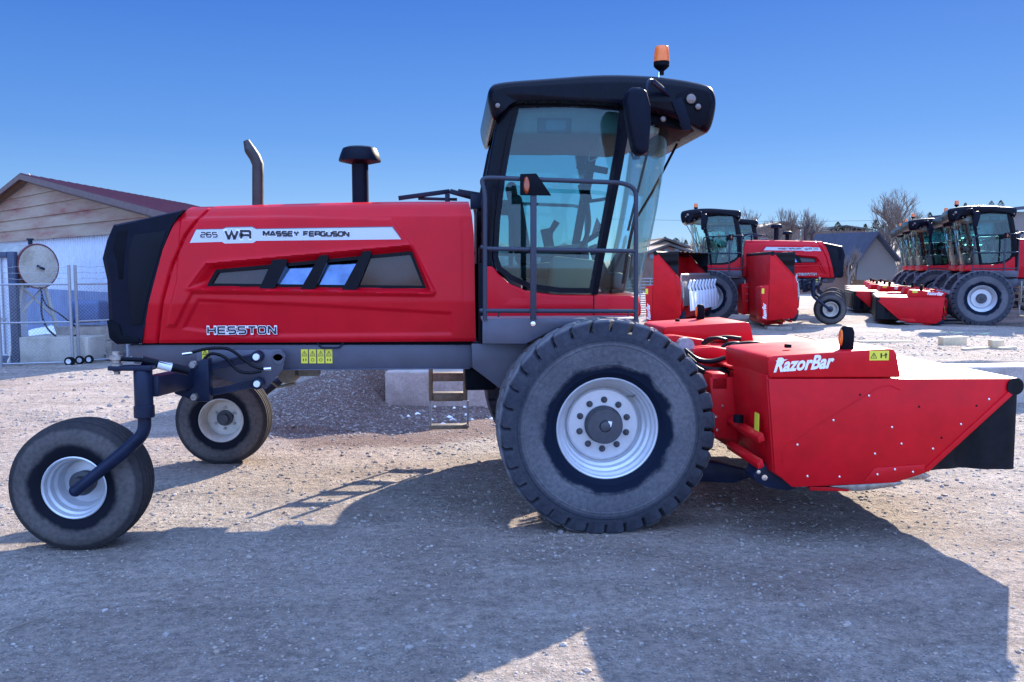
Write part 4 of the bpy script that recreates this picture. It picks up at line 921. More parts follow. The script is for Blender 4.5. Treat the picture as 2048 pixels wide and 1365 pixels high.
# top deck (sheet with slight fall to the front)
MB().prism([(xr_, zf - .01), (xf - .01, zf - .015), (xf - .01, zf + .0), (xr_, zf + .008)], -YH + .002, YH - .002).build('top_deck', 'red_header', Hd, bevel=.004)
rx_, rz_ = at(2032, 773, -YH)
MB().tube([(rx_ - .01, -YH - .012, rz_), (rx_ - .01, YH + .012, rz_)], .066, 20).build('front_bumper_bar', 'rubber_black', Hd, smooth=40)
m_ = MB(); nq = 120; cb = SH[3][1] - .0
for k in range(nq + 1):
    y_ = -2.05 + 4.10 * k / nq; wv = .012 * math.sin(y_ * 11) + .006 * math.sin(y_ * 29)
    m_.v += [(xf + .02 + wv * .3, y_, rz_), (xf + .05 + wv, y_, cb + .02 * noise.noise((y_ * 3, 0, 0))), (xf + .04 + wv, y_, cb + .005), (xf + .01 + wv * .3, y_, rz_)]
m_.f = [(k * 4 + i, k * 4 + (i + 1) % 4, k * 4 + 4 + (i + 1) % 4, k * 4 + 4 + i) for k in range(nq) for i in range(4)] + [(0, 1, 2, 3), (nq * 4, nq * 4 + 1, nq * 4 + 2, nq * 4 + 3)]
m_.build('front_curtain', 'rubber_black', Hd, smooth=50)
# drive boxes: near one by trace, far one seen from its inner side
NB = tr([(1536, 756), (1533, 724), (1536, 716), (1546, 712), (1700, 702), (1776, 697), (1786, 699), (1791, 708), (1800, 755)], -YH + .02)
bxn = MB()
def nring(y, dz=0, dx=0): return [(p[0] - dx, y, p[1] + dz) for p in NB]
bxn.loft([nring(-YH + .0), nring(-1.15, .0, .02)])
nb = bxn.build('drive_cover', 'red_header', Hd, bevel=.014, segs=3)
fb = MB().loft([nring(YH - .0), nring(1.10, .0, .0)]).build('drive_cover', 'red_header', Hd, bevel=.014, segs=3)
for (nm, par, sd) in (('brand', nb, -1), ('brand', fb, 1)):
    for mt, bo, k in (('decal_white', .004, .003),):
        o = text('RazorBar', 'lettering', mt, par, 0, 0, 0, .125, sd, 1, bo, .35, .0008)
        (x0, z0), (x1, z1) = at(1547, 744, -YH), at(1668, 735, -YH)
        xs = [v.co.x for v in o.data.vertices]; a, b = min(xs), max(xs)
        for v in o.data.vertices:
            t_ = (v.co.x - a) / (b - a); big_ = 1.0
            v.co.x = x0 + t_ * (x1 - x0); v.co.z = v.co.z * 1.15 + z0 + t_ * (z1 - z0); v.co.y += sd * (YH + k)
    # under-stroke of the R
    q = tr([(1551, 722), (1575, 719), (1558, 727)], -YH); MB().prism(q, sd * (YH + .002), sd * (YH + .004)).build('lettering_flourish', 'decal_white', par)
    warn(par, 1739, 1777, 702, 721, -YH - .001, sd, 1)
for (u, v, h_, y_, par) in ((1710, 703, .175, -YH + .14, nb), (1710, 703, .175, YH - .14, fb)):
    lx, lz = at(u, 702, -YH); lt = part('corner_light', Hd)
    MB().prism([(lx - .045, lz - .01), (lx + .045, lz - .01), (lx + .047, lz + .13), (lx + .03, lz + .175), (lx - .025, lz + .18), (lx - .045, lz + .15)], y_ - .035, y_ + .035).build('light_housing', 'black_matte', lt, bevel=.012)
    MB().lathe([(0, -.012), (.03, -.010), (.036, 0)], (0, 0, 0), 20, 'X').build('lens', 'amber', lt).matrix_local = Matrix.Translation((lx - .046, y_, lz + .09)) @ Matrix.Diagonal((1, .9, 1.8, 1))
for (u, y_) in ((1612, -YH + .35), (1612, YH - .5)):
    lx, lz = at(u, 702, -YH); MB().box((lx, y_, lz + .005), (.05, .03, .03)).build('latch', 'black_matte', Hd, bevel=.004)
# rear faces of both end sections, inner plates, conditioner body
zr1 = NB[0][1]; Xr = xr_
for sd in (-1, 1):
    xb_, zb_ = SH[7]; m_ = MB(); m_.prism([(Xr - .012, zr1 + .02), (Xr + .03, zr1 + .02), (xb_ + .05, zb_ + .02), (xb_ + .06, zb_ - .05), (xb_ - .0, zb_ - .01), (xb_ - .012, zb_ + .02)], sd * (YH - .02), sd * 1.30)
    m_.prism([(Xr - .06, .86), (Xr - .02, .90), (Xr - .0, .84), (Xr - .05, .82)], sd * (YH - .03), sd * 1.32)
    m_.prism([(Xr - .06, .66), (Xr - .02, .70), (Xr - .0, .64), (Xr - .05, .62)], sd * (YH - .03), sd * 1.32)
    rpn = m_.build('rear_panel', 'red_header', Hd, bevel=.006)
    MB().box((Xr - .024, sd * (YH - .16), .93), (.004, .09, .20)).build('warning_label', 'yellow_label', rpn)
    MB().tube([(Xr - .06, sd * 1.62, .90), (Xr - .06, sd * 1.62, .96)], .04, 16).build('rear_cup', 'black_matte', rpn)
    ip = tr([(1420, 757), (1536, 752), (1545, 945), (1506, 942), (1497, 915), (1485, 893), (1462, 879), (1428, 876)], -1.25)
    ipl = MB().prism(ip, sd * 1.25, sd * 1.22).build('inner_plate', 'red_header', Hd, bevel=.005)
    for (u, v) in ((1445, 812), (1432, 834), (1434, 860)):
        bx2, bz2 = at(u, v, -1.25); MB().lathe([(.014, sd * 1.25), (.012, sd * 1.262), (0, sd * 1.263)], (bx2, 0, bz2), 10).build('bolt', 'chrome', ipl)
    # skid shoe and dark arm
    sk = tr([(1502, 950), (1512, 928), (1530, 924), (1575, 950), (1590, 975), (1570, 979), (1530, 972), (1508, 962)], -1.9)
    sho = MB().prism(sk, sd * 1.95, sd * 1.75).build('skid_shoe', 'dark_steel', Hd, bevel=.01)
    for (u, v, r_) in ((1516, 944, .018), (1528, 955, .026)):
        bx2, bz2 = at(u, v, -1.95); MB().lathe([(r_, sd * 1.945), (r_ * .9, sd * 1.965), (0, sd * 1.967)], (bx2, 0, bz2), 8).build('bolt', 'chrome', sho)
    s2 = tr([(1630, 972), (1730, 966), (1800, 962), (1806, 966), (1785, 972), (1720, 981), (1700, 981), (1640, 979)], -2.0)
    MB().prism(s2, sd * 2.03, sd * 1.2).build('cutter_bar_end', 'steel_bare', Hd, bevel=.008)
    MB().prism(tr([(1617, 973), (1660, 974), (1700, 980), (1695, 983), (1620, 981)], -2.05), sd * 2.06, sd * 2.02).build('skid_guard', 'red_header', Hd, bevel=.004)
MB().prism([(1.62, .50), (2.45, .50), (2.5, .53), (2.4, .565), (1.62, .58)], -2.0, 2.0).build('cutter_bar', 'steel_bare', Hd, bevel=.008)
MB().prism([(Xr + .05, .62), (Xr + .20, .48), (1.75, .50), (1.75, .85), (1.9, 1.0), (1.9, 1.26), (Xr + .05, 1.26)], -1.2, 1.2).build('conditioner_body', 'red_header', Hd, bevel=.01)
MB().prism([(Xr + .12, .60), (1.95, .56), (2.1, .9), (2.0, 1.25), (Xr + .05, 1.27)], 1.26, 2.05).prism([(Xr + .12, .60), (1.95, .56), (2.1, .9), (2.0, 1.25), (Xr + .05, 1.27)], -2.05, -1.26).build('drive_housing', 'red_header', Hd)
MB().tube([(1.95, -1.3, .80), (1.95, 1.3, .80)], .13, 16).tube([(1.62, -1.2, .72), (1.62, 1.2, .72)], .12, 16).build('conditioner_roll', 'rubber_black', Hd)
for k in range(14):
    pass
# lift frame, arms, cylinders, hoses
MB().box((Xr - .10, 0, 1.18), (.14, 2.5, .14)).box((Xr - .12, 0, .74), (.12, 2.3, .12)).build('lift_frame', 'red_header', Hd, bevel=.01)
for sd in (-1, 1):
    ar = tr([(1376, 703), (1392, 697), (1425, 694), (1500, 706), (1520, 735), (1430, 735), (1392, 712)], -.75)
    MB().prism(ar, sd * .75, sd * .70).prism(ar, sd * .62, sd * .57).build('lift_arm', 'red_header', Hd, bevel=.006)
    ax, az = at(1378, 704, -.75)
    MB().lathe([(0, .03), (.022, .03), (.028, 0)], (ax, sd * .755 - (.03 if sd < 0 else 0), az), 12).build('bolt', 'chrome', Hd)
    cx2, cz2 = at(1374, 692, -.66)
    MB().tube([(cx2 - .35, sd * .66, cz2 - .12), (cx2 - .02, sd * .66, cz2 + .0)], .05, 16).tube([(cx2 - .02, sd * .66 - .05, cz2), (cx2 - .02, sd * .66 + .05, cz2)], .075, 20).build('lift_cylinder', 'galvanised', Hd, smooth=40)
    la = tr([(1300, 925), (1430, 925), (1500, 940), (1506, 952), (1466, 966), (1400, 963), (1300, 960)], -1.1)
    MB().prism(la, sd * 1.12, sd * 1.0).build('lower_lift_link', 'dark_steel', Hd, bevel=.01)
    for j, (pts, r_) in enumerate((([(1372, 712), (1400, 738), (1440, 742), (1480, 736)], .026), ([(1368, 700), (1395, 722), (1425, 724), (1450, 716)], .022), ([(1375, 722), (1405, 746), (1445, 748), (1484, 741)], .022), ([(1450, 702), (1468, 690), (1500, 686), (1530, 690)], .022), ([(1440, 700), (1452, 688), (1475, 686), (1494, 692)], .018))):
        yy = (.95, .9, 1.02, .35, .3)[j]; P_ = [(a[0], sd * yy, a[1]) for a in tr(pts, -yy)]
        MB().tube(arc(P_, .15), r_, 10).build('hydraulic_hose', 'rubber_black', Hd)

# ================================================================== BACKGROUND

def cw(x, z):                                      # metres right of / ahead of the photographer -> ground plane
    return (CAM[0] + x * _rt[0] + z * _fw[0], CAM[1] + x * _rt[1] + z * _fw[1])

# ---- more windrowers of the same kind, facing the other way
TINY = {'wheel_nut', 'pictogram', 'valve', 'hub_sticker', 'bolt', 'hole', 'pin_cap', 'plate_boss', 'hose_fitting', 'cable', 'frame_handle', 'hole', 'shield_seam', 'latch', 'cylinder_label', 'toe_rail', 'battery_box', 'underside_bracket'}
Hd['group'] = 'mower headers'
def machine(px_u, depth, rot, label, hlabel, header=True, skip=TINY):
    h = .33; X, Y = cw((px_u - 1024) / FPX * depth, depth)
    a = math.pi + R(rot)
    ox, oy = 0, 1.6; lx = X - (ox * math.cos(a) - oy * math.sin(a)); ly = Y - (ox * math.sin(a) + oy * math.cos(a))
    o = copy_tree(W, None, skip); o.location = (lx, ly, h); o.rotation_euler = (0, 0, a); o['label'] = label
    if header:
        hd = copy_tree(Hd, None, skip); c_ = Vector((lx, ly, h - .42)); hd.location = c_; hd.rotation_euler = (0, 0, a); hd['label'] = hlabel
    return o
machine(1422, 28.3, -18, 'red windrower parked behind the two standing headers, facing left, its engine hood in full view', '', header=False)
machine(1466, 34.0, -18, 'red windrower mostly hidden behind the hood of the machine behind the standing headers', '', header=False)
machine(1967, 27.0, -25, 'nearest windrower of the row at right, its whole front wheel and cab showing', 'red header with sloping black curtain side on the nearest windrower of the right row')
machine(1950, 30.6, -20, 'second windrower of the row at right, just behind the nearest one', 'header on the second windrower of the right row, peeking over the nearest header')
machine(1874, 34.0, -20, 'third windrower of the row at right, only its cab showing', 'header on the third windrower of the right row, a sliver of red top')
machine(1854, 38.0, -20, 'fourth windrower of the row at right, third cab roof from the left', 'header on the fourth windrower of the right row, barely visible')
machine(1838, 42.0, -20, 'farthest windrower of the row at right, cab leftmost behind the others', 'header on the farthest windrower of the right row')

# ---- two headers standing on their backs
def standing(u, depth, rz, label, fins):
    hd = copy_tree(Hd, None, TINY | {'hydraulic_hose', 'lift_cylinder', 'lift_arm', 'lower_lift_link', 'corner_light'})
    hd['label'] = label; hd.name = 'mower_header'
    X, Y = cw((u - 1024) / FPX * depth, depth)
    rot = Matrix.Rotation(R(rz), 3, 'Z') @ Matrix.Rotation(R(-90), 3, 'Y')
    p = rot @ Vector((.95, -2.1, .95)); hd.location = (X - p.x, Y - p.y, .33 + .10 - p.z); hd.rotation_euler = (0, R(-90), R(rz))
    if fins:
        for k in range(9):
            y_ = -1.85 + k * .45
            MB().prism([(1.45, .22), (2.0, .26), (2.0, .29), (1.45, .25)], y_ - .17, y_ + .17).prism([(1.98, .26), (2.12, .30), (2.30, .26), (2.32, .30), (2.12, .36), (1.98, .29)], y_ - .06, y_ + .06).build('swath_fin', 'white_paint', hd, bevel=.008)
    for (dx, dy) in ((-.95, -1.7), (-.95, 1.2)):
        q = Matrix.Rotation(R(rz), 3, 'Z') @ Vector((dx + .0, dy, 0)) + hd.location
        b = MB().box((0, 0, .06), (.7, .5, .12)).build('timber_block', 'wood_old', None, bevel=.02); b.location = (q.x, q.y, .32); b.rotation_euler.z = R(rz)
        tag(b, 'weathered timber block under the %s, %s end' % ('standing header with silver fins' if fins else 'standing header without fins', 'near' if dy < 0 else 'far'), 'timber block', 'timber blocks under the standing headers')
    return hd
standing(1330, 24.5, -28, 'mower header standing upright on timber, silver fins on its right, nearest the big cab', True)
standing(1563, 25.0, -9, 'mower header standing upright on timber, in front of the engine hood of the left-facing windrower', False)
m_ = MB().beam((0, 0, 0), (1.5, .9, .12), .2, .1); b = m_.build('timber_beam', 'wood_old', None, bevel=.01); bx0, by0 = cw((1395 - 1024) / FPX * 23.5, 23.5); b.location = (bx0, by0, .42)
tag(b, 'grey timber beam lying at the foot of the finned standing header', 'timber beam')

# ---- concrete blocks holding back the higher ground
def block(x, y, z, L, rz=0, m='concrete', label='', H_=.60, D_=.60, rec=False):
    o = MB().box((0, 0, H_ / 2), (L, D_, H_)).build('concrete_block', m, None, bevel=.03, segs=3)
    for v in o.data.vertices:
        n_ = noise.noise_vector(Vector((v.co.x * 2 + x, v.co.y * 2 + y, v.co.z * 2))); v.co += n_ * .012
    o.location = (x, y, z); o.rotation_euler.z = R(rz); o.name = 'concrete_block'
    return tag(o, label, 'concrete block', 'concrete retaining blocks')
jx = at(1918, 740, WALL_Y - .3)[0]
block(-1.27, WALL_Y - .06, -.02, 1.86, -8, 'concrete', 'pinkish concrete block beyond the ladder, beside the gravel slope')
block(.60, WALL_Y - .14, -.02, 1.80, 0, 'concrete', 'concrete block behind the ladder and big front wheel')
xx = jx - .9; k = 0
nm_ = ['grey concrete block behind the front bar of the near header, left of the joint', 'concrete block low in the wall behind the red top of the near header', 'concrete block in the low wall behind the big front wheel']
while xx > 1.6 and k < 3: block(xx, WALL_Y, -.02, 1.78, 0, 'concrete_grey' if k == 0 else 'concrete', nm_[k]); xx -= 1.8; k += 1
block(jx + .92, WALL_Y, -.02, 1.8, 0, 'concrete', 'pinkish concrete block at the right edge of the photo, right of the joint')


rs = random.Random(9); m_ = MB()
for k in range(90):
    x, y = (rs.uniform(-1.9, 1.2), rs.uniform(3.3, 4.75)) if k < 70 else (rs.uniform(-1.9, -.1), 4.72)
    if k < 70 and noise.noise((x * 2, y * 2, 3)) < 0: continue
    r_ = rs.uniform(.015, .06); ph = rs.uniform(0, 6); n_ = 9
    rim = [(x + r_ * 1.8 * math.cos(a * 6.283 / n_) * rs.uniform(.6, 1.1), y + r_ * .8 * math.sin(a * 6.283 / n_) * rs.uniform(.6, 1.1)) for a in range(n_)]
    b = len(m_.v); m_.v += [(p[0], p[1], hgt(*p) - .004) for p in rim] + [(x, y, hgt(x, y) + .03)]; m_.f += [(b + i, b + (i + 1) % n_, b + n_) for i in range(n_)]
o = m_.build('snow_patches', 'snow', None, smooth=80); tag(o, 'thin patches of old snow on the gravel at the foot of the concrete block', 'snow'); o['kind'] = 'stuff'
# ---- timber offcuts on the higher ground
def timber(u, v, d, L, wd, ht, rz, label, tilt=0):
    X, Y = cw((u - 1024) / FPX * d, d); o = MB().box((0, 0, ht / 2), (L, wd, ht)).build('timber_offcut', 'wood_new', None, bevel=.006)
    o.location = (X, Y, hgt(X, Y)); o.rotation_euler = (0, R(tilt), R(rz)); tag(o, label, 'timber', 'timber offcuts on the gravel')
timber(1908, 670, 17.5, .56, .16, .17, 10, 'thick pale timber offcut, largest, left of the planks on the gravel')
timber(1772, 668, 18.5, 1.15, .10, .04, -2, 'long thin pale plank lying on the gravel, left of the thick offcut')
timber(1955, 686, 16.3, .75, .09, .04, 24, 'thin plank sloping up to the small block at right')
timber(1996, 682, 16.6, .24, .14, .16, 0, 'small pale timber block between two thin planks at right')
timber(2018, 684, 16.4, .45, .10, .05, 20, 'short plank right of the small timber block')
# twig on the near ground
a = gnd(0, 1270); b = gnd(92, 1240)
tw = MB().tube([(a[0], a[1], .012), ((a[0] * .5 + b[0] * .5), (a[1] + b[1]) / 2 + .03, .012), (b[0], b[1], .02)], [.004, .006, .003], 6).build('twig', 'bark', None); tag(tw, 'dark twig lying on the gravel at the bottom left', 'twig')

# ---- shed at left
A = Vector((*[p - q for p, q in zip(cw(.70, -.71), cw(0, 0))], 0)); B = Vector((*[p - q for p, q in zip(cw(.03, 1), cw(0, 0))], 0)).normalized()
P0 = Vector((*cw(-14.9, 27), 0)); sh = thing('shed', 'weathered red shed with low gable roof and white corrugated lower wall', 'shed')
pk = 4.93; mp = .155
def SP(t, s_, h): return tuple(P0 + A * t + B * s_ + Vector((0, 0, h)))
m_ = MB()
th = 3.0; hb = 0.34; kk = 0
while th < pk - .1:
    z0_, z1_ = th, th + hb; w0 = (pk - .12 - z0_) / mp; w1 = max(0, (pk - .12 - z1_) / mp); w0 = min(w0, 10.4); w1 = min(w1, 10.4)
    m_.add([SP(-w0, -.02, z0_), SP(w0, -.02, z0_), SP(w1, .035, z1_), SP(-w1, .035, z1_), SP(-w0, .08, z0_), SP(w0, .08, z0_), SP(w1, .08, z1_), SP(-w1, .08, z1_)], [(0, 1, 2, 3), (0, 4, 5, 1), (7, 6, 5, 4), (0, 3, 7, 4), (1, 5, 6, 2)])
    th += hb
m_.build('gable_boards', 'weathered_boards', sh)
m_ = MB(); zg = []
n_ = 440
for k in range(n_):
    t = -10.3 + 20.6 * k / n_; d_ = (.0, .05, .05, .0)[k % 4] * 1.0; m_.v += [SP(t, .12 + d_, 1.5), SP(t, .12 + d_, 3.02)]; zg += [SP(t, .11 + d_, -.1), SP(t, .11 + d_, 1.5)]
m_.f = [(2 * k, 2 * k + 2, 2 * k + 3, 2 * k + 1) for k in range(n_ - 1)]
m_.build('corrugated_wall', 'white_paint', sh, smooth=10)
m2 = MB(); m2.v = zg; m2.f = list(m_.f); m2.build('lower_wall', 'wall_shade', sh, smooth=10)  # same corrugated wall lower down, with its shade put into the colour
m_ = MB()
for sg in (-1, 1):
    m_.add([SP(0, -.45, pk), SP(sg * 10.9, -.45, pk - 10.9 * mp), SP(sg * 10.9, 12, pk - 10.9 * mp), SP(0, 12, pk), SP(0, -.45, pk + .05), SP(sg * 10.9, -.45, pk + .05 - 10.9 * mp), SP(sg * 10.9, 12, pk + .05 - 10.9 * mp), SP(0, 12, pk + .05)],
           [(0, 1, 2, 3), (4, 7, 6, 5), (0, 4, 5, 1), (1, 5, 6, 2), (2, 6, 7, 3)])
    for j in range(24):
        s0 = -.4 + j * .53
        m_.add([SP(0, s0, pk + .05), SP(sg * 10.9, s0, pk + .05 - 10.9 * mp), SP(sg * 10.9, s0 + .05, pk + .05 - 10.9 * mp), SP(0, s0 + .05, pk + .05), SP(0, s0 + .025, pk + .085), SP(sg * 10.9, s0 + .025, pk + .085 - 10.9 * mp)], [(0, 1, 5, 4), (4, 5, 2, 3)])
m_.build('roof', 'roof_red', sh)
m_ = MB()
for sg in (-1, 1):
    for (dy, dz, hh) in ((-.47, .0, .16), (-.02, -.13, .10)):
        m_.add([SP(0, dy, pk + .04 + dz), SP(sg * 10.9, dy, pk + .04 + dz - 10.9 * mp), SP(sg * 10.9, dy, pk + .04 + dz - hh - 10.9 * mp), SP(0, dy, pk + .04 + dz - hh), SP(0, dy + .04, pk + .04 + dz), SP(sg * 10.9, dy + .04, pk + .04 + dz - 10.9 * mp), SP(sg * 10.9, dy + .04, pk + .04 + dz - hh - 10.9 * mp), SP(0, dy + .04, pk + .04 + dz - hh)], [(0, 1, 2, 3), (7, 6, 5, 4), (0, 4, 5, 1), (3, 2, 6, 7), (1, 5, 6, 2)])
m_.build('fascia', 'fascia', sh)
m_ = MB(); m_.add([SP(-10.3, .3, 0), SP(10.3, .3, 0), SP(10.3, 12, 0), SP(-10.3, 12, 0), SP(-10.3, .3, 3), SP(10.3, .3, 3), SP(10.3, 12, 3), SP(-10.3, 12, 3)], [(0, 1, 5, 4), (1, 2, 6, 5), (2, 3, 7, 6), (3, 0, 4, 7)]); m_.build('side_wall', 'weathered_boards', sh)

# ---- fuel tank on its stand
YT = 12.35; fx, fz = at(77, 533, YT); tk = thing('fuel_tank', 'weathered fuel tank lying on tall splayed legs in front of the shed', 'fuel tank')
dT = Vector((*[p - q for p, q in zip(cw(-.9, .44), cw(0, 0))], 0)).normalized(); c0 = Vector((fx, YT, fz)); rT = .50
side_ = Vector((-dT.y, dT.x, 0))
def tring(s_, r_, n=48): return [tuple(c0 + dT * s_ + (side_ * math.cos(2 * math.pi * k / n) + Vector((0, 0, 1)) * math.sin(2 * math.pi * k / n)) * r_) for k in range(n)]
MB().loft([tring(0, rT), tring(.01, rT + .012), tring(.04, rT + .012), tring(.05, rT), tring(3.2, rT)]).build('tank_body', 'tank_side', tk, smooth=30)
MB().loft([tring(-.012, rT + .014), tring(.0, rT + .022), tring(.03, rT + .022), tring(.035, rT)], cap=False).loft([tring(-.012, rT + .014), tring(-.012, rT - .012)], cap=False).build('tank_rim', 'roof_red', tk, smooth=30)
MB().loft([tring(-.004, rT - .012), tring(-.018, rT - .1), tring(-.02, .02)]).build('tank_end', 'tank_end', tk, smooth=50)
e1 = c0 + Vector((.02, -.03, -.02)); MB().beam(e1 - side_ * .12 - dT * .03 + Vector((0, 0, -.05)), e1 + side_ * .06 - dT * .03 + Vector((0, 0, .03)), .03, .05).build('tank_badge', 'dark_steel', tk)
MB().tube([tuple(c0 + dT * .25 + Vector((0, 0, rT - .02))), tuple(c0 + dT * .25 + Vector((0, 0, rT + .10)))], .05, 12).tube([tuple(c0 + dT * .25 + Vector((0, 0, rT + .10))), tuple(c0 + dT * .25 + Vector((0, 0, rT + .14)))], .08, 12).build('filler_cap', 'dark_steel', tk)
for s_ in (.22, 2.6):
    for g_ in (-1, 1):
        a = c0 + dT * s_ + side_ * g_ * .28 + Vector((0, 0, -.42)); b = c0 + dT * (s_ + (-.05 if s_ < 1 else .18)) + side_ * g_ * .70; b.z = .0
        MB().beam(a, b, .07, .07).build('leg', 'rim_cream', tk)
    a0 = c0 + dT * s_ + side_ * -.30 + Vector((0, 0, -.45)); b0_ = c0 + dT * s_ + side_ * .46; b0_.z = 1.0
    a1 = c0 + dT * s_ + side_ * .30 + Vector((0, 0, -.45)); b1_ = c0 + dT * s_ - side_ * .46; b1_.z = 1.0
    MB().beam(a0, b0_, .045, .045).beam(a1, b1_, .045, .045).beam(c0 + dT * s_ + side_ * .6 + Vector((0, 0, .25 - fz)), c0 + dT * s_ - side_ * .6 + Vector((0, 0, .25 - fz)), .03, .03).build('leg_brace', 'rim_cream', tk)
hz_ = [c0 - dT * .02 + Vector((0, 0, -rT + .02)), c0 - dT * .08 + side_ * 0 + Vector((0, 0, -rT - .12)), c0 + Vector((.05, -.1, -1.1)), Vector((fx + .25, YT - .3, .75)), Vector((fx + .62, YT - .35, .46)), Vector((fx + .95, YT - .35, .62))]
MB().tube(arc([tuple(p) for p in hz_], .3), .022, 8).build('fuel_hose', 'rubber_black', tk)
hz2 = [c0 + Vector((.02, 0, -rT)), c0 + Vector((.12, -.05, -.9)), Vector((fx + .5, YT - .2, 1.1)), Vector((fx + .95, YT - .3, .75))]
MB().tube(arc([tuple(p) for p in hz2], .3), .018, 8).build('fuel_hose', 'rubber_black', tk)
o = MB().box((0, 0, .3), (1.62, 1.0, .62)).build('concrete_block', 'tank_end', None, bevel=.02); gx_, gy_ = gnd(122, 727); o.location = (gx_ - .1, gy_ + .55, -.03); o.rotation_euler.z = R(-8); tag(o, 'pale concrete block on the ground below the fuel tank', 'concrete block')

# ---- chain-link fence and rolling gate
GW = []
def fence_run(x0, y0, x1, y1, label, posts, name='chain_link_fence', cat='fence', group=None, wheels=()):
    f = thing(name, label, cat, group); d = Vector((x1 - x0, y1 - y0, 0)); L = d.length; d /= L; Hh = 1.78
    P = lambda t, z: (x0 + d.x * t, y0 + d.y * t, z)
    for z in (.06, .95, Hh): MB().tube([P(0, z), P(L, z)], .021, 8).build('rail', 'galvanised', f)
    for t in posts: MB().tube([P(t, 0), P(t, Hh + .42)], .035, 10).build('post', 'galvanised', f)
    m_ = MB(); s_ = .075; hgt_ = Hh - .06; n_ = int((L + hgt_) / s_)
    for k in range(n_):
        for sg in (0, 1):
            t0 = k * s_ - hgt_; t1 = k * s_; za, zb_ = .06, Hh
            if t0 < 0: za += -t0; t0 = 0
            if t1 > L: zb_ -= t1 - L; t1 = L
            if t1 <= t0: continue
            if sg: t0, t1 = L - t0, L - t1
            a, b = Vector(P(t0, za)), Vector(P(t1, zb_)); w_ = Vector((0, 0, .0034)); off = Vector((d.y, -d.x, 0)) * (.004 + .003 * sg)
            m_.add([a - w_ + off, b - w_ + off, b + w_ + off, a + w_ + off], [(0, 1, 2, 3)])
    m_.build('mesh', 'galvanised', f)
    m_ = MB()
    for z in (Hh + .12, Hh + .25, Hh + .38):
        m_.tube([P(L * k / 12, z + .015 * math.sin(k * 2.1 + z * 9)) for k in range(13)], .005, 4)
        for k in range(int(L / .15)): q = P(k * .15, z); m_.beam((q[0], q[1], z - .025), (q[0] + .01, q[1], z + .025), .004, .004)
    m_.build('barbed_wire', 'galvanised', f)
    for t in wheels:
        q = P(t, .09); wl = MB().lathe([(.045, -.025), (.092, -.03), (.098, 0), (.092, .03), (.045, .025)], (q[0], q[1] - .10, q[2]), 24, close=True).build('gate_wheel', 'rubber_black', f)
        MB().lathe([(0, -.02), (.055, -.028), (.055, .028), (0, .02)], (q[0], q[1] - .10, q[2]), 16).build('rim', 'rim_silver', wl)
    return f
pa = gnd(-60, 736); pb = gnd(146, 730); pc = gnd(158, 728); pdn = gnd(330, 715)
la = math.hypot(pb[0] - pa[0], pb[1] - pa[1]); lb = math.hypot(pdn[0] - pc[0], pdn[1] - pc[1])
fence_run(*pa, *pb, 'galvanised chain-link gate in front of the fuel tank, small black wheels at its right end', [.42, .60, la], 'chain_link_gate', 'gate', None, (la - .04, la - .0 + .0))
fence_run(*pc, *pdn, 'chain-link gate leaf running behind the black rear of the big windrower', [0, lb * .55, lb], 'chain_link_gate', 'gate', None, (.06, .26))

# ---- container corner, tarp heap and snow
cx0, cy0 = gnd(38, 726); ct = thing('shipping_container', 'white container with dark blue corner post at the left edge', 'container')
MB().box((cx0 - 1.3, cy0 + .42, 1.22), (2.35, .7, 2.3)).build('container_body', 'white_paint', ct)
m_ = MB()
for dx in (-.06, -2.52): m_.box((cx0 + dx, cy0 + .05, 1.25), (.16, .16, 2.5))
m_.box((cx0 - 1.3, cy0 + .05, 2.43), (2.3, .14, .13)).box((cx0 - 1.3, cy0 + .05, .08), (2.3, .14, .16))
m_.build('container_frame', 'container_frame', ct, bevel=.01)
m_ = MB()
for dx in (-.30, -.75): m_.tube([(cx0 + dx, cy0 + .03, .2), (cx0 + dx, cy0 + .03, 2.36)], .02, 8)
m_.box((cx0 - .4, cy0 + .02, 1.0), (.3, .03, .04)).build('locking_bar', 'galvanised', ct)
m_ = MB()
for k in range(4): m_.box((cx0 - .32 - k * .07, cy0 - .025, 2.45), (.035, .006, .09), Matrix.Rotation(R(25), 3, 'Y'))
m_.build('hazard_stripes', 'yellow_label', ct)
def heap(name, x, y, rx, ry, rz, m, label, cat, seed):
    mb_ = MB(); n = 26
    for j in range(n):
        for i in range(n):
            u_, v_ = i / (n - 1) * 2 - 1, j / (n - 1) * 2 - 1; r_ = min(1, math.hypot(u_, v_)); hh = (1 - r_ ** 2) * rz * (1 + .8 * noise.noise((u_ * 2.5 + seed, v_ * 2.5, 0)))
            mb_.v.append((x + u_ * rx, y + v_ * ry, hh + .06 * noise.noise((u_ * 8 + seed, v_ * 8, 2)) * (1 - r_) * 2 - .04))
    mb_.f = [(j * n + i, j * n + i + 1, (j + 1) * n + i + 1, (j + 1) * n + i) for j in range(n - 1) for i in range(n - 1)]
    return tag(mb_.build(name, m, None, smooth=60), label, cat)
x_, y_ = gnd(225, 700); heap('snow_heap', x_ + .3, y_ + 1.0, 1.6, .9, .75, 'snow', 'heap of dirty snow behind the gate, beside the black rear of the windrower', 'snow', 3)
x_, y_ = gnd(170, 690); heap('snow_bank', x_, y_ + 2.0, 3.4, .8, .5, 'snow', 'low bank of snow along the foot of the shed wall', 'snow', 8)
x_, y_ = cw((178 - 1024) / FPX * 20.5, 20.5); o = MB().box((0, 0, .30), (.75, .6, .5)).build('tarp_bundle', 'tarp_blue', None, bevel=.1, segs=4)
for v in o.data.vertices: v.co += noise.noise_vector(v.co * 3) * .1
o.location = (x_, y_, .85); tag(o, 'blue tarp bundle on a pallet against the white shed wall', 'tarp')
o = MB()
for k in range(5): o.box((0, -.5 + k * .25, .12), (1.5, .12, .03))
for k in (-.6, 0, .6): o.box((k, 0, .05), (.1, 1.1, .1))
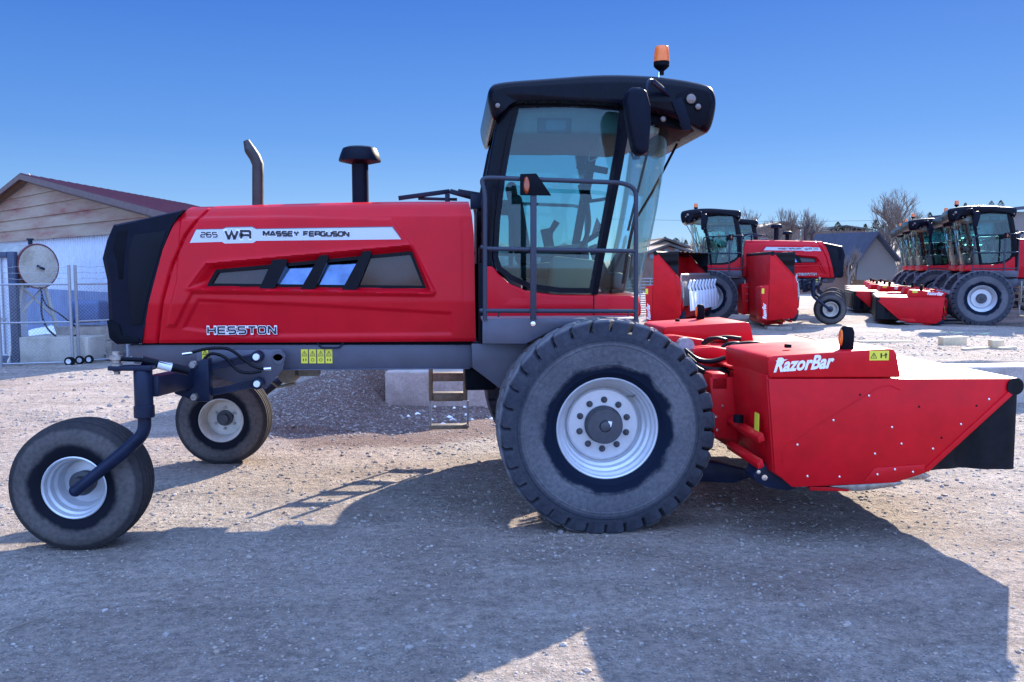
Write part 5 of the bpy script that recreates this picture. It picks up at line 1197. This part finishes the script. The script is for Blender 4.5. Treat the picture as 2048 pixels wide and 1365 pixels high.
o = o.box((0, 0, .28), (1.3, .9, .28)).box((0, 0, .6), (1.2, .8, .3)).build('pallet', 'wood_old', None); o.location = (x_, y_, .02); tag(o, 'dark wooden pallet under the blue tarp bundle', 'pallet')

# ---- far side: hills, brush, houses, trees
def hill_h(x, y):
    t = sst(62, 125, y) * sst(8, 40, x - .10 * (y - 60)); return t * (7.0 + 1.3 * noise.noise((x * .03, y * .03, 4)) + .02 * max(0, x - 60)) + .25 * noise.noise((x * .2, y * .2, 1)) * t
m_ = MB(); nx_, ny_ = 90, 50
for j in range(ny_):
    for i in range(nx_):
        x, y = -10 + i * 3.2, 58 + j * 4.0; e_ = 1 if (0 < i < nx_ - 1 and 0 < j) else 0; m_.v.append((x, y, hill_h(x, y) * e_ - (.06 if hill_h(x, y) < .05 or not e_ else 0)))
m_.f = [(j * nx_ + i, j * nx_ + i + 1, (j + 1) * nx_ + i + 1, (j + 1) * nx_ + i) for j in range(ny_ - 1) for i in range(nx_ - 1)]
hl_ = m_.build('hills', 'brush', None, smooth=80); hl_['kind'] = 'structure'
rng = random.Random(5)
def twig_clump(mb_, x, y, z, h, n, spread=.5):
    for k in range(n):
        a = rng.uniform(0, 6.28); s_ = rng.uniform(.1, spread) * h; tx, ty = x + math.cos(a) * s_, y + math.sin(a) * s_; w_ = rng.uniform(.02, .05)
        px2, py2 = x + rng.uniform(-.2, .2), y + rng.uniform(-.2, .2); hh = h * rng.uniform(.6, 1)
        mb_.add([(px2 - w_, py2, z - .1), (px2 + w_, py2, z - .1), (tx + w_ * .3, ty, z + hh), (tx - w_ * .3, ty, z + hh)], [(0, 1, 2, 3)])
m_ = MB()
for k in range(2600):
    y = rng.uniform(60, 120); x = rng.uniform(6, 130) * (y / 90)
    twig_clump(m_, x, y, hill_h(x, y), rng.uniform(.8, 2.4), 12, .5)
me = bpy.data.meshes.new('hillside_brush'); me.from_pydata(m_.v, [], m_.f); me.materials.append(M['brush']); o = bpy.data.objects.new('hillside_brush', me); COL.objects.link(o); tag(o, 'brown leafless brush covering the far hillside', 'brush'); o['kind'] = 'stuff'

def bare_tree(u, v_top, v_base, Y, label, seed, spread=.55, levels=6, group='bare trees'):
    x, zt_ = at(u, v_top, Y); _, zb_ = at(u, v_base, Y); zb_ = min(zb_, hill_h(x, Y) + .1); H_ = zt_ - zb_; r = random.Random(seed)
    t = thing('bare_tree', label, 'tree', group, (x, Y, zb_)); tm = MB(); cm = MB()
    def grow(p, d, L, rad, lv):
        n = 3; pts = [p]; dd = d.copy()
        for i in range(n):
            dd = (dd + Vector((r.uniform(-.16, .16), r.uniform(-.16, .16), .07))).normalized(); pts.append(pts[-1] + dd * L / n)
        (tm if lv == levels else cm).tube([tuple(q) for q in pts], [rad * (1 - .35 * i / n) for i in range(n + 1)], 6 if lv > levels - 2 else 3, cap=False)
        if lv == 0: return
        for k in range(r.choice((3, 3, 4)) if lv > 1 else 4):
            q = pts[r.choice((1, 2, 3, 3))] if lv < levels else pts[r.choice((2, 3, 3))]
            a = r.uniform(0, 6.28); s_ = r.uniform(.35, .85) * (spread / .55); nd = (dd + Vector((math.cos(a) * s_, math.sin(a) * s_, .1))).normalized()
            grow(q, nd, L * r.uniform(.62, .82), rad * .55, lv - 1)
    grow(Vector((0, 0, 0)), Vector((0, 0, 1)), H_ * .26, H_ * .028, levels)
    mx = max(q[2] for q in cm.v); k_ = H_ / mx
    for mm in (tm, cm): mm.v = [(a * k_, b * k_, c * k_) for a, b, c in mm.v]
    tm.build('trunk', 'bark', t, smooth=60); cm.build('crown', 'bark', t, smooth=180)
bare_tree(1812, 364, 540, 58, 'large spreading bare tree rising left of the right-hand cabs', 11, .62)
bare_tree(1768, 395, 530, 64, 'smaller bare tree just left of the large spreading tree', 12, .5, 5)
for i, (u, vt, Y, lb_) in enumerate(((1497, 412, 80, 'slim bare tree between the left-facing cab and its exhaust'), (1562, 411, 84, 'tall bare tree above the air intake of the left-facing windrower'), (1582, 418, 88, 'bare tree second from left in the cluster above the left-facing hood'), (1604, 415, 82, 'bare tree above the blue exhaust tip, middle of the cluster'), (1628, 424, 86, 'bare tree at the right end of the cluster above the left-facing hood'), (1700, 490, 56, 'small bare sapling in front of the dark roofed house'))):
    bare_tree(u, vt, 530, Y, lb_, 20 + i, .38, 5)
def evergreen(u, v_top, v_base, Y, label, seed, wd=.35):
    x, zt_ = at(u, v_top, Y); _, zb_ = at(u, v_base, Y); H_ = zt_ - zb_; r = random.Random(seed)
    t = thing('evergreen_tree', label, 'tree', 'evergreen trees on the ridge', (x, Y, zb_))
    MB().tube([(0, 0, 0), (0, 0, H_ * .9)], [H_ * .03, H_ * .008], 6).build('trunk', 'bark', t)
    c = MB()
    for k in range(520):
        q = r.random() ** .8; z_ = H_ * (.08 + .92 * q); rad = H_ * wd * (1 - q) ** .8 * r.uniform(.35, 1.05) + .03; a = r.uniform(0, 6.28); p = Vector((math.cos(a) * rad, math.sin(a) * rad, z_)); s_ = H_ * .055
        e1 = Vector((r.uniform(-1, 1), r.uniform(-1, 1), r.uniform(-.5, .5))) * s_; e2 = Vector((r.uniform(-1, 1), r.uniform(-1, 1), r.uniform(-.8, .3))) * s_
        c.add([p - e1, p + e2, p + e1, p - e2 * .6], [(0, 1, 2, 3)])
    me = bpy.data.meshes.new('crown'); me.from_pydata([tuple(q) for q in c.v], [], c.f); me.materials.append(M['evergreen']); o = bpy.data.objects.new('crown', me); COL.objects.link(o); o.parent = t
for i, (u, vt, vb, Y, lb_, wd) in enumerate(((1330, 474, 500, 105, 'dark evergreen behind the brown house, left one', .8), (1352, 476, 500, 105, 'broad dark evergreen behind the brown house, right one', .9), (1372, 480, 500, 110, 'small evergreen left of the left-facing black cab roof', .5),
    (1676, 444, 470, 120, 'evergreen on the skyline above the black rear of the left-facing windrower', .6), (1690, 456, 472, 120, 'low evergreen right of the skyline evergreen', .8), (1731, 448, 478, 120, 'pointed evergreen on the skyline above the dark house roof', .4), (1752, 440, 478, 118, 'evergreen among the branches of the large bare tree', .5), (1768, 446, 478, 118, 'evergreen right below the large bare tree crown', .5),
    (1860, 425, 450, 120, 'evergreen between the large bare tree and the right cabs', .5), (1931, 406, 425, 110, 'tiny evergreen tip over the right cab roofs', .5), (1983, 402, 420, 100, 'evergreen tip above the nearest right cab roof', .6), (2002, 401, 420, 100, 'evergreen tip right of the nearest right cab beacon', .6))):
    evergreen(u, vt, vb, Y, lb_, 40 + i, wd)

def house(name, label, wall, roof, Y, front, ridge, m_wall, m_roof, D_=8, wins=()):
    """front: wall polygon corners in px (gable facing the yard)"""
    h = thing(name, label, 'house'); w_ = tr(wall, Y)
    MB().prism(w_, Y, Y + D_).build('wall', m_wall, h)
    r_ = tr(roof, Y); m_ = MB(); 
    for a, b in zip(r_, r_[1:]):
        m_.add([(a[0], Y - .4, a[1]), (b[0], Y - .4, b[1]), (b[0], Y + D_ + .4, b[1]), (a[0], Y + D_ + .4, a[1]), (a[0], Y - .4, a[1] + .25), (b[0], Y - .4, b[1] + .25), (b[0], Y + D_ + .4, b[1] + .25), (a[0], Y + D_ + .4, a[1] + .25)], [(0, 1, 2, 3), (7, 6, 5, 4), (0, 4, 5, 1), (2, 6, 7, 3), (1, 5, 6, 2), (0, 3, 7, 4)])
    m_.build('roof', m_roof, h)
    for u0, v0, u1, v1 in wins:
        (x0, z1), (x1, z0) = at(u0, v0, Y), at(u1, v1, Y); f = MB().box(((x0 + x1) / 2, Y - .03, (z0 + z1) / 2), (x1 - x0 + .2, .06, z1 - z0 + .2)).build('window', 'house_wall', h)
        MB().box(((x0 + x1) / 2, Y - .07, (z0 + z1) / 2), (x1 - x0, .03, z1 - z0)).build('pane', 'window_blue', f)
    return h
house('house', 'brown brick house with low grey gable roof, right of the big cab', [(1288, 560), (1380, 560), (1380, 506), (1338, 494), (1296, 506), (1288, 506)], [(1284, 511), (1338, 492), (1392, 510)], 80, 0, 0, 'house_brick', 'house_roof', 9, [(1329, 500, 1335, 507), (1350, 499, 1357, 507), (1300, 510, 1306, 517)])
house('house', 'grey roofed long house behind the brown brick house', [(1268, 540), (1378, 540), (1372, 500), (1330, 482), (1280, 500)], [(1272, 505), (1330, 480), (1380, 497)], 92, 0, 0, 'house_wall', 'house_roof', 9)
hs_ = thing('house', 'house with steep dark roof and pale gable below the large bare tree', 'house')
g_ = tr([(1713, 560), (1800, 560), (1790, 520), (1753, 473), (1716, 526)], 60); MB().prism(g_, 60, 60.3).build('gable_wall', 'house_wall', hs_)
a, b, c_ = at(1753, 469, 60), at(1708, 530, 60), at(1797, 524, 60); sx_, sy_ = -3.0, 5
m_ = MB(); m_.add([(a[0], 59.6, a[1]), (b[0], 59.6, b[1]), (b[0] + sx_, 59.6 + sy_, b[1]), (a[0] + sx_, 59.6 + sy_, a[1]), (c_[0], 59.6, c_[1]), (c_[0] + sx_, 59.6 + sy_, c_[1])], [(0, 1, 2, 3), (0, 3, 5, 4)]); m_.v += [(p[0], p[1], p[2] + .2) for p in m_.v]; m_.f += [(9, 8, 7, 6), (10, 11, 9, 6), (0, 6, 7, 1), (0, 4, 10, 6)]
m_.build('roof', 'house_roof_dark', hs_)
MB().prism([(b[0] - 4.5, 0), (b[0] + .5, 0), (b[0] + .5, b[1]), (b[0] - 4.5, b[1] + 1.0)], 61.5, 66).build('wall', 'house_brick', hs_)
house('house', 'grey building with flat dark roof at the right edge behind the cabs', [(2008, 520), (2110, 520), (2110, 424), (2008, 424)], [(2000, 424), (2120, 412)], 58, 0, 0, 'house_wall', 'house_roof_dark', 10)
house('house', 'dark roofed house on the ridge above the left-facing hood', [(1520, 480), (1600, 480), (1600, 458), (1560, 448), (1520, 458)], [(1512, 460), (1565, 446), (1606, 459)], 118, 0, 0, 'house_brick', 'house_roof', 9)
house('house', 'small house on the ridge left of the large bare tree', [(1648, 480), (1730, 480), (1730, 462), (1648, 462)], [(1640, 462), (1690, 454), (1740, 461)], 126, 0, 0, 'house_brick', 'house_roof', 9)
a = at(1200, 438, 88); b = at(2100, 430, 88)
o = MB().tube([(a[0] + (b[0] - a[0]) * k / 20, 88, a[1] + (b[1] - a[1]) * k / 20 - .5 * math.sin(k / 20 * math.pi)) for k in range(21)], .018, 4).build('power_line', 'rubber_black', None); tag(o, 'thin power line crossing the sky above the far trees', 'power line')
# stacked livestock panels behind the standing header
lp = thing('livestock_panels', 'pale stack of ribbed metal livestock panels left of the finned standing header', 'livestock panel'); x0, _ = at(1284, 560, 24); x1, _ = at(1330, 560, 24)
m_ = MB()
for k in range(9): m_.tube([(x0 - .8, 24, .45 + k * .085), (x1, 24, .45 + k * .085)], .022, 6)
m_.build('panel', 'galvanised', lp); m_ = MB()
for k in range(5): m_.tube([(x0 - .8, 24.3, 1.25 + k * .12), (x1, 24.3, 1.25 + k * .12)], .022, 6)
for k in range(6): m_.tube([(x0 - .8 + k * .4, 24.3, .3), (x0 - .8 + k * .4, 24.3, 1.75)], .022, 6)
m_.build('panel', 'galvanised', lp)
for i, (u, v, s_) in enumerate(((1772, 575, .7), (1798, 572, 1.0))):
    X, Y = cw((u - 1024) / FPX * 48, 48); m_ = MB(); r = random.Random(i)
    for k in range(260):
        a = r.uniform(0, 6.28); e_ = r.uniform(.1, 1.4); rad = s_ * .7; p = Vector((math.cos(a) * math.cos(e_) * rad * 1.3, math.sin(a) * math.cos(e_) * rad, math.sin(e_) * rad * 1.1)) * r.uniform(.6, 1.05); q = Vector((r.uniform(-1, 1), r.uniform(-1, 1), r.uniform(-1, 1))) * .07; q2 = Vector((r.uniform(-1, 1), r.uniform(-1, 1), r.uniform(-1, 1))) * .07
        m_.add([p - q, p + q2, p + q, p - q2], [(0, 1, 2, 3)])
    me = bpy.data.meshes.new('sagebrush'); me.from_pydata([tuple(q) for q in m_.v], [], m_.f); me.materials.append(M['sage']); o = bpy.data.objects.new('sagebrush', me); COL.objects.link(o); o.location = (X, Y, .3); tag(o, ('smaller pale sagebrush, left of the larger one beyond the right-hand headers', 'larger pale sagebrush beyond the right-hand headers')[i], 'shrub')
